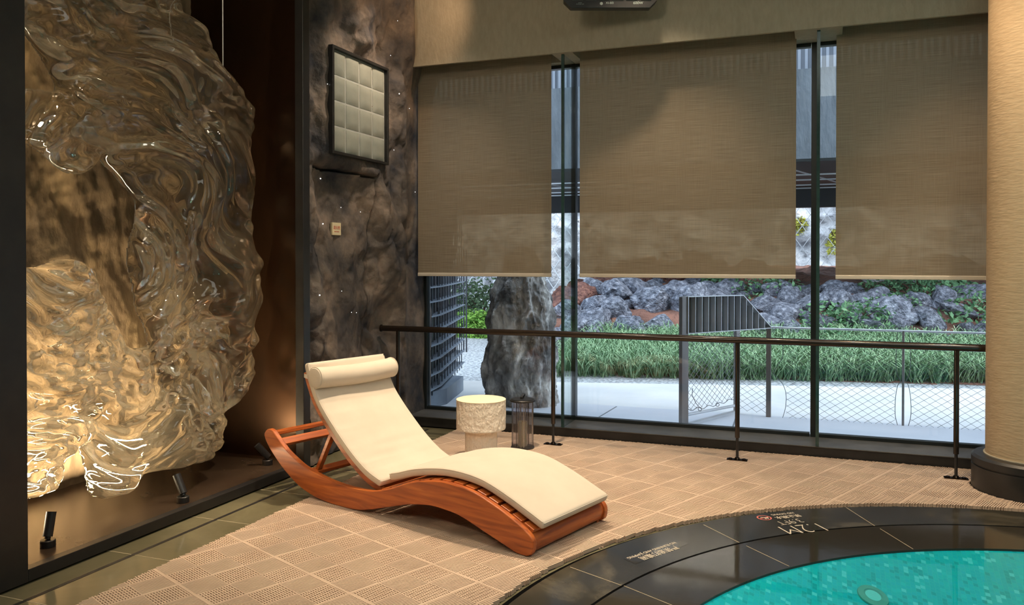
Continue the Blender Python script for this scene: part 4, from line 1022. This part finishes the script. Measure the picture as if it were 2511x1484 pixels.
# standing stone
def stone_m():
    Lp=[(1212,988),(1205,965),(1196,925),(1194,888),(1207,845),(1212,800),(1211,760),(1218,712),(1232,688),(1243,664),(1256,630),(1275,605)]
    Rp=[(1354,988),(1354,930),(1352,870),(1349,820),(1346,780),(1341,740),(1333,706),(1325,680),(1315,650),(1300,620),(1285,600)]
    Y=8.06; L=sorted([(onp(*p,1,Y).z,onp(*p,1,Y).x) for p in Lp]); R_=sorted([(onp(*p,1,Y).z,onp(*p,1,Y).x) for p in Rp])
    z1=min(L[-1][0],R_[-1][0]); n=130; nz=190; V=[]
    def ip(T,z):
        if z<=T[0][0]: return T[0][1]
        for (a,p),(b_,q) in zip(T,T[1:]):
            if a<=z<=b_: return p+(q-p)*(z-a)/(b_-a)
        return T[-1][1]
    cx=ip(L,.5)*.5+ip(R_,.5)*.5
    for i in range(nz):
        z=-.02+(z1+.02)*i/(nz-1); l,rr=ip(L,max(z,L[0][0])),ip(R_,max(z,R_[0][0])); m=(l+rr)/2; w=(rr-l)/2; 
        if i==nz-1: w*=.5
        for k in range(n):
            g=2*PI*k/n; cs,sn=math.cos(g),math.sin(g); dx=math.copysign(abs(cs)**.8,cs)*w; dy=math.copysign(abs(sn)**.8,sn)*min(.30,w*.85)
            p=Vector((cs*1.3,sn*1.3,z*2.2)); d=.042*ridge(p.x*1.7,p.y*1.7,p.z*.9,5,.55)+.03*fbm(p.x*3,p.y*3,p.z*2.2,5)-.02
            V.append((m-cx+dx+d*cs,dy+d*sn,z))
    F=[(i*n+k,i*n+(k+1)%n,(i+1)*n+(k+1)%n,(i+1)*n+k) for i in range(nz-1) for k in range(n)]+[tuple((nz-1)*n+k for k in range(n))]
    me=bpy.data.meshes.new('standing_stone'); me.from_pydata(V,[],F); me.materials.append(M['standstone']); me.polygons.foreach_set('use_smooth',[True]*len(me.polygons))
    o=bpy.data.objects.new('standing_stone',me); COL.objects.link(o); o.location=(cx,Y+.02,0)
    tag(o,'tall rugged grey standing stone on the paving outside the left window','rock')
stone_m()
# lattice screen of black fins and shelves
def lattice():
    t=empty('lattice_screen',(-3.78,7.68,0)); P=[Vector((-3.70,7.22)),Vector((-3.777,7.68)),Vector((-4.36,9.56))]; O=Vector((-3.78,7.68))
    hs=[.20+.1475*k for k in range(16)]
    for h in hs:
        b=MB()
        for p,q in zip(P,P[1:]):
            d=(q-p).normalized(); s=Vector((d.y,-d.x)); a=[p-O,q-O,q-O-s*.30,p-O-s*.30]; e=[v+s*.055 if i<2 else v for i,v in enumerate(a)]
            b.prism([(v.x,v.y) for v in e],h-.006,h+.006,lambda u,v,w:(u,v,w))
        b.build('shelf',M['shelf'],t)
    b=MB(); l=0
    r=random.Random(4)
    for p,q in zip(P,P[1:]):
        d=(q-p).normalized(); s=Vector((d.y,-d.x)); L=(q-p).length; x=.02
        while x<L:
            for k in range(len(hs)-1):
                if r.random()<.93:
                    c=p-O+d*(x+r.uniform(-.01,.01)); z0=hs[k]-.07; z1=hs[k+1]-.012
                    b.bar((c.x+s.x*.025,c.y+s.y*.025,z0),(c.x+s.x*.025,c.y+s.y*.025,z1),.012,.010,(s.x,s.y,0),0)
                    c2=p-O+d*(x+.05); 
                    b.bar((c2.x-s.x*.06,c2.y-s.y*.06,hs[k]+.006),(c2.x-s.x*.06,c2.y-s.y*.06,z1),.120,.012,(s.x,s.y,0),1 if r.random()<.6 else 0)
            x+=.205
    b.build('upright_fins',[M['darksteel'],M['darkfin']],t)
    b=MB(); q=[P[0]-O,P[1]-O,P[2]-O,P[2]-O+Vector((-.3,0)),P[0]-O+Vector((-.3,0))]; q=[Vector((v.x-.16,v.y)) for v in q[:3]]+q[3:]; b.prism([(v.x,v.y) for v in q],.20,2.42,lambda u,v,w:(u,v,w)); b.build('backing_panel',M['darkfin'],t)
    b=MB(); b.prism([(.03,-.42),(.10,.05),(-.12,.95),(-.5,.95),(-.5,-.42)],0,.165,lambda u,v,w:(u,v,w)); b.build('plinth',M['shelf'],t)
    tag(t,'blue-black lattice screen of shelves and fins outside the left end of the window','screen')
lattice()
b=MB(); x0=gpos(1137,12.5)
for k in range(2): b.bar((x0+k*.05,12.5,-.03),(x0+k*.05,12.5,1.7),.02,.02)
for k in range(9): b.bar((x0-.25,12.5,.75+.1*k),(x0+.06,12.5,.75+.1*k),.012,.012)
tag(b.build('wire_gate',M['darkfin']),'thin black barred gate post just beyond the lattice screen','gate')
# stainless guard with louvred panel, netted gate and fence
def guard():
    G0=Vector((-1.175,7.42,0)); G1=Vector((-.825,8.29,0)); G2=Vector((-.489,8.20,0))
    t=empty('louvred_guard',(G0.x,G0.y,0)); O=G0
    def post(p,w,d,h,name='post',tp=t,org=O,dirv=None):
        b=MB(); dv=dirv or Vector((1,0,0)); sv=Vector((-dv.y,dv.x,0)); q=p-org
        b.bar((q.x,q.y,0),(q.x,q.y,h),w,d,(dv.x,dv.y,0)); return b.build(name,M['steel'],tp,bevel=.002)
    dg=(G2-G0).normalized(); 
    # w is across up-vector: keep faces toward the room
    post(G0,.045,.075,1.177,dirv=dg); post(Vector((-.795,8.30,0)),.04,.05,.85,dirv=dg); post(G2,.045,.045,.862,dirv=Vector((1,0,0)))
    L=(G2-G0).length; tc=.66
    def top(u): return 1.177 if u<tc else 1.177-(u-tc)/(1-tc)*(1.177-.865)
    lo=.845
    b=MB(); 
    def P3(u,z,off=0): v=(G0-O)+dg*(L*u)+Vector((-dg.y,dg.x,0))*off; return (v.x,v.y,z)
    b.bar(P3(.02,1.177),P3(tc,1.177),.07,.006); b.bar(P3(tc,1.177),P3(1,.866),.07,.006); b.bar(P3(.02,lo),P3(1,lo+.012),.07,.006); b.bar(P3(.025,lo),P3(.025,1.177),.07,.006,(dg.x,dg.y,0))
    b.build('louvre_frame',M['steelbright'],t)
    n=13
    for i in range(1,n):
        u=.03+.96*i/n; zt=top(u)-.003
        if zt-lo<.04: continue
        b=MB(); a=Vector((-dg.y,dg.x,0)); 
        p=Vector(P3(u,0,-.033)); q=Vector(P3(u,0,.035)); 
        b.add([(p.x,p.y,lo),(q.x,q.y,lo),(q.x,q.y,zt),(p.x,p.y,zt)]+[(p.x+dg.x*.004,p.y+dg.y*.004,lo),(q.x+dg.x*.004,q.y+dg.y*.004,lo),(q.x+dg.x*.004,q.y+dg.y*.004,zt),(p.x+dg.x*.004,p.y+dg.y*.004,zt)],[(0,1,2,3),(7,6,5,4),(0,4,5,1),(1,5,6,2),(2,6,7,3),(3,7,4,0)],0)
        b.build('louvre_blade',M['steelbright'],t)
    b=MB(); b.prism([(.02,lo),(1,lo),(1,.862),(tc,1.172),(.02,1.172)],.03,.034,lambda u,v,w:P3(u,v,w)); b.build('back_plate',M['steel'],t)
    b=MB(); g1=Vector((-.80,8.29,0)); a=G0-O; c=g1-O; b.tube([(a.x,a.y,.105),(c.x,c.y,.075)],.014,n=10); b.bar((a.x,a.y,.012),(c.x,c.y,.012),.05,.024); b.build('bottom_bar',M['steelbright'],t)
    # net
    def net(a,c,z0,z1,step=.094,sl=.66,parent=t,org=O,th=.0024):
        b=MB(); L_=(c-a).length; d=(c-a).normalized(); H=z1-z0; run=H/sl
        def seg(s0,q0,s1,q1):
            p=a+d*s0-org;q=a+d*s1-org; b.bar((p.x,p.y,q0),(q.x,q.y,q1),th,th,(0,0,1))
        s=-run
        while s<L_:
            for sg in (1,-1):
                s0,s1=s,s+run
                a0,a1=max(0,s0),min(L_,s1)
                if a1>a0:
                    f0,f1=(a0-s0)/run,(a1-s0)/run
                    if sg>0: seg(a0,z0+H*f0,a1,z0+H*f1)
                    else: seg(a0,z1-H*f0,a1,z1-H*f1)
            s+=step
        return b.build('wire_net',M['cable'],parent)
    net(G0+dg*.03,Vector((-.80,8.29,0)),.14,.84)
    b=MB()
    a=G0-O; c=Vector((-.80,8.29,0))-O; N=24; pts=[a+(c-a)*(k/N)+Vector((0,0,.15+.012*math.sin(k*1.3)-.02*math.sin(k/N*PI))) for k in range(N+1)]; b.tube(pts,.003,n=6)
    for k in (7,15):
        q=pts[k]; b.tube([q+Vector((.016*math.cos(g),.0,.016*math.sin(g)-.012)) for g in linsp(0,2*PI,14)],.003,n=6,caps=False)
    q=pts[7]; b.tube([q,q+Vector((-.03,-.05,.05)),q+Vector((-.06,-.08,.13)),q+Vector((-.055,-.07,.19))],.003,n=6); b.build('tension_cable',M['cable'],t,smooth=True)
    net(Vector((-.78,8.28,0)),G2,.03,.84)
    tag(t,'stainless steel guard with louvred top panel and wire netting on the paving','guard rail')
    f=empty('net_fence',(G2.x,G2.y,0)); X1=3.4
    b=MB(); b.tube([(0,0,.862),(X1,0,.862)],.010,n=10); b.build('top_wire_rail',M['steelbright'],f,smooth=True)
    for x in (.682-G2.x,2.6-G2.x):
        b=MB(); b.tube([(x,0,0),(x,0,.86)],.011,n=10); b.build('post',M['steel'],f,smooth=True)
        for sg in (-1,1):
            prof=[(.045,0),(.065,.10),(.062,.25),(.045,.36),(.022,.395),(.022,.41),(.05,.47),(.06,.60),(.05,.85)]
            c=MB(); c.tube([(x+sg*a_,0,z) for a_,z in catmull(prof,5)],.003,n=6); c.build('curved_cable',M['cable'],f,smooth=True)
    prof=[(.13,0),(.155,.10),(.16,.22),(.13,.32),(.06,.40),(.045,.43),(.08,.50),(.13,.60),(.12,.85)]
    c=MB(); c.tube([(a_,0,z) for a_,z in catmull(prof,5)],.003,n=6); c.build('curved_cable',M['cable'],f,smooth=True)
    net(G2+Vector((.16,0,0)),Vector((.62,8.2,0)),.0,.85,parent=f,org=G2); net(Vector((.745,8.2,0)),Vector((2.54,8.2,0)),.0,.85,parent=f,org=G2)
    tag(f,'low wire net fence with thin steel top rail along the paving edge','fence')
guard()
c=gpos(1742,11.3); t=empty('utility_cover',(c,11.3,bankz(c,11.3)))
b=MB(); b.lathe([(.11,0),(.125,.02),(.13,.235),(.122,.25),(.02,.252)],n=32); b.build('cover_body',M['cover'],t,smooth=True); b=MB(); b.lathe([(.12,.2525),(.12,.258),(.02,.262)],n=32); b.build('cover_lid',M['cover'],t,smooth=True)
tag(t,'round blue-green plastic utility cover standing in the long grass','utility cover')
# ================================================================== LIGHT
wd=bpy.data.worlds.new('sky'); sc.world=wd; wd.use_nodes=True; nt=wd.node_tree; bg=nt.nodes['Background']
bg.inputs['Color'].default_value=(.70,.84,1,1); bg.inputs['Strength'].default_value=3.4
def spotl(loc,aim,e,col,size,blend=.5,rad=.04,name='ceiling_spot'):
    L=bpy.data.lights.new(name,'SPOT'); L.energy=e; L.color=col; L.spot_size=math.radians(size); L.spot_blend=blend; L.shadow_soft_size=rad
    o=bpy.data.objects.new(name,L); COL.objects.link(o); o.location=loc; o.rotation_euler=(Vector(loc)-Vector(aim)).to_track_quat('Z','Y').to_euler(); return o
WARM=(1,.72,.46); WARM2=(1,.79,.56)
spotl((-2.10,5.02,4.15),(-2.10,4.75,0),640,WARM2,62,.7,.05)         # over the lounger
spotl((-2.9,3.3,4.15),(-2.9,3.5,0),130,WARM2,70,.8,.05)
spotl((-.5,5.0,4.15),(-.4,4.9,0),170,WARM2,85,.8,.05)
spotl((1.2,5.2,4.15),(1.0,5.2,0),180,WARM2,85,.8,.05)
spotl((-2.5,5.9,4.15),(-3.6,5.8,1.3),160,(1,.82,.64),80,.8,.05)
spotl((-1.2,5.85,4.15),(-1.2,6.2,0),160,WARM2,80,.8,.05)
spotl((.35,5.5,4.1),(1.2,6.1,1.2),150,WARM,70,.8,.05)               # washes the column
spotl((-2.5,6.05,3.9),(-3.6,6.25,3.6),36,(1,.62,.36),90,.6,.05)      # warm graze at the rock head
# added fill light, no seen source, brightens the pool from above
L=bpy.data.lights.new('pool_fill_light','AREA'); L.shape='RECTANGLE'; L.size=3.2; L.size_y=3.2; L.energy=95; L.color=(.95,1,.93); o=bpy.data.objects.new('pool_fill_light',L); COL.objects.link(o); o.location=(1.5,1.6,4.15)
L=bpy.data.lights.new('underwater_lamp','POINT'); L.energy=14; L.color=(.7,1,.92); L.shadow_soft_size=.08; o=bpy.data.objects.new('underwater_lamp',L); COL.objects.link(o); o.location=(1.9,1.6,-.25)
L=bpy.data.lights.new('hall_fill_light','AREA'); L.shape='RECTANGLE'; L.size=1.5; L.size_y=1.0; L.energy=78; L.color=(1,.86,.66); o=bpy.data.objects.new('hall_fill_light',L); COL.objects.link(o); o.location=(-2.1,-.6,3.9); o.rotation_euler=(Vector((-2.1,-.6,3.9))-Vector((-.6,6.8,1.8))).to_track_quat('Z','Y').to_euler()  # added fill from behind the camera, lifts the blinds
L=bpy.data.lights.new('soft_daylight','SUN'); L.energy=2.6; L.angle=math.radians(35); L.color=(1,.97,.92); o=bpy.data.objects.new('soft_daylight',L); COL.objects.link(o); o.rotation_euler=Vector((.70,-.30,.62)).to_track_quat('Z','Y').to_euler()
# added warm fill, unseen, lights the rock behind the sculpture
for x,y,e,sx in ((-4.28,3.40,80,1.45),):
    L=bpy.data.lights.new('niche_fill_strip','AREA'); L.shape='RECTANGLE'; L.size=sx; L.size_y=.05; L.energy=e; L.color=(1,.78,.48)
    o=bpy.data.objects.new('niche_fill_strip',L); COL.objects.link(o); o.location=(x,y,.09); o.rotation_euler=(PI,0,PI/2)
for y in (3.1,3.8,4.5): spotl((-3.68,y,4.1),(-3.80,y,1.0),75,(1,.76,.52),34,.5,.07,'sculpture_fill_spot')  # added overhead fills, unseen, narrow cones for highlights on the sculpture
sc.view_settings.view_transform='Standard'; sc.view_settings.look='None'; sc.view_settings.exposure=0; sc.view_settings.gamma=1; sc.view_settings.use_curve_mapping=False
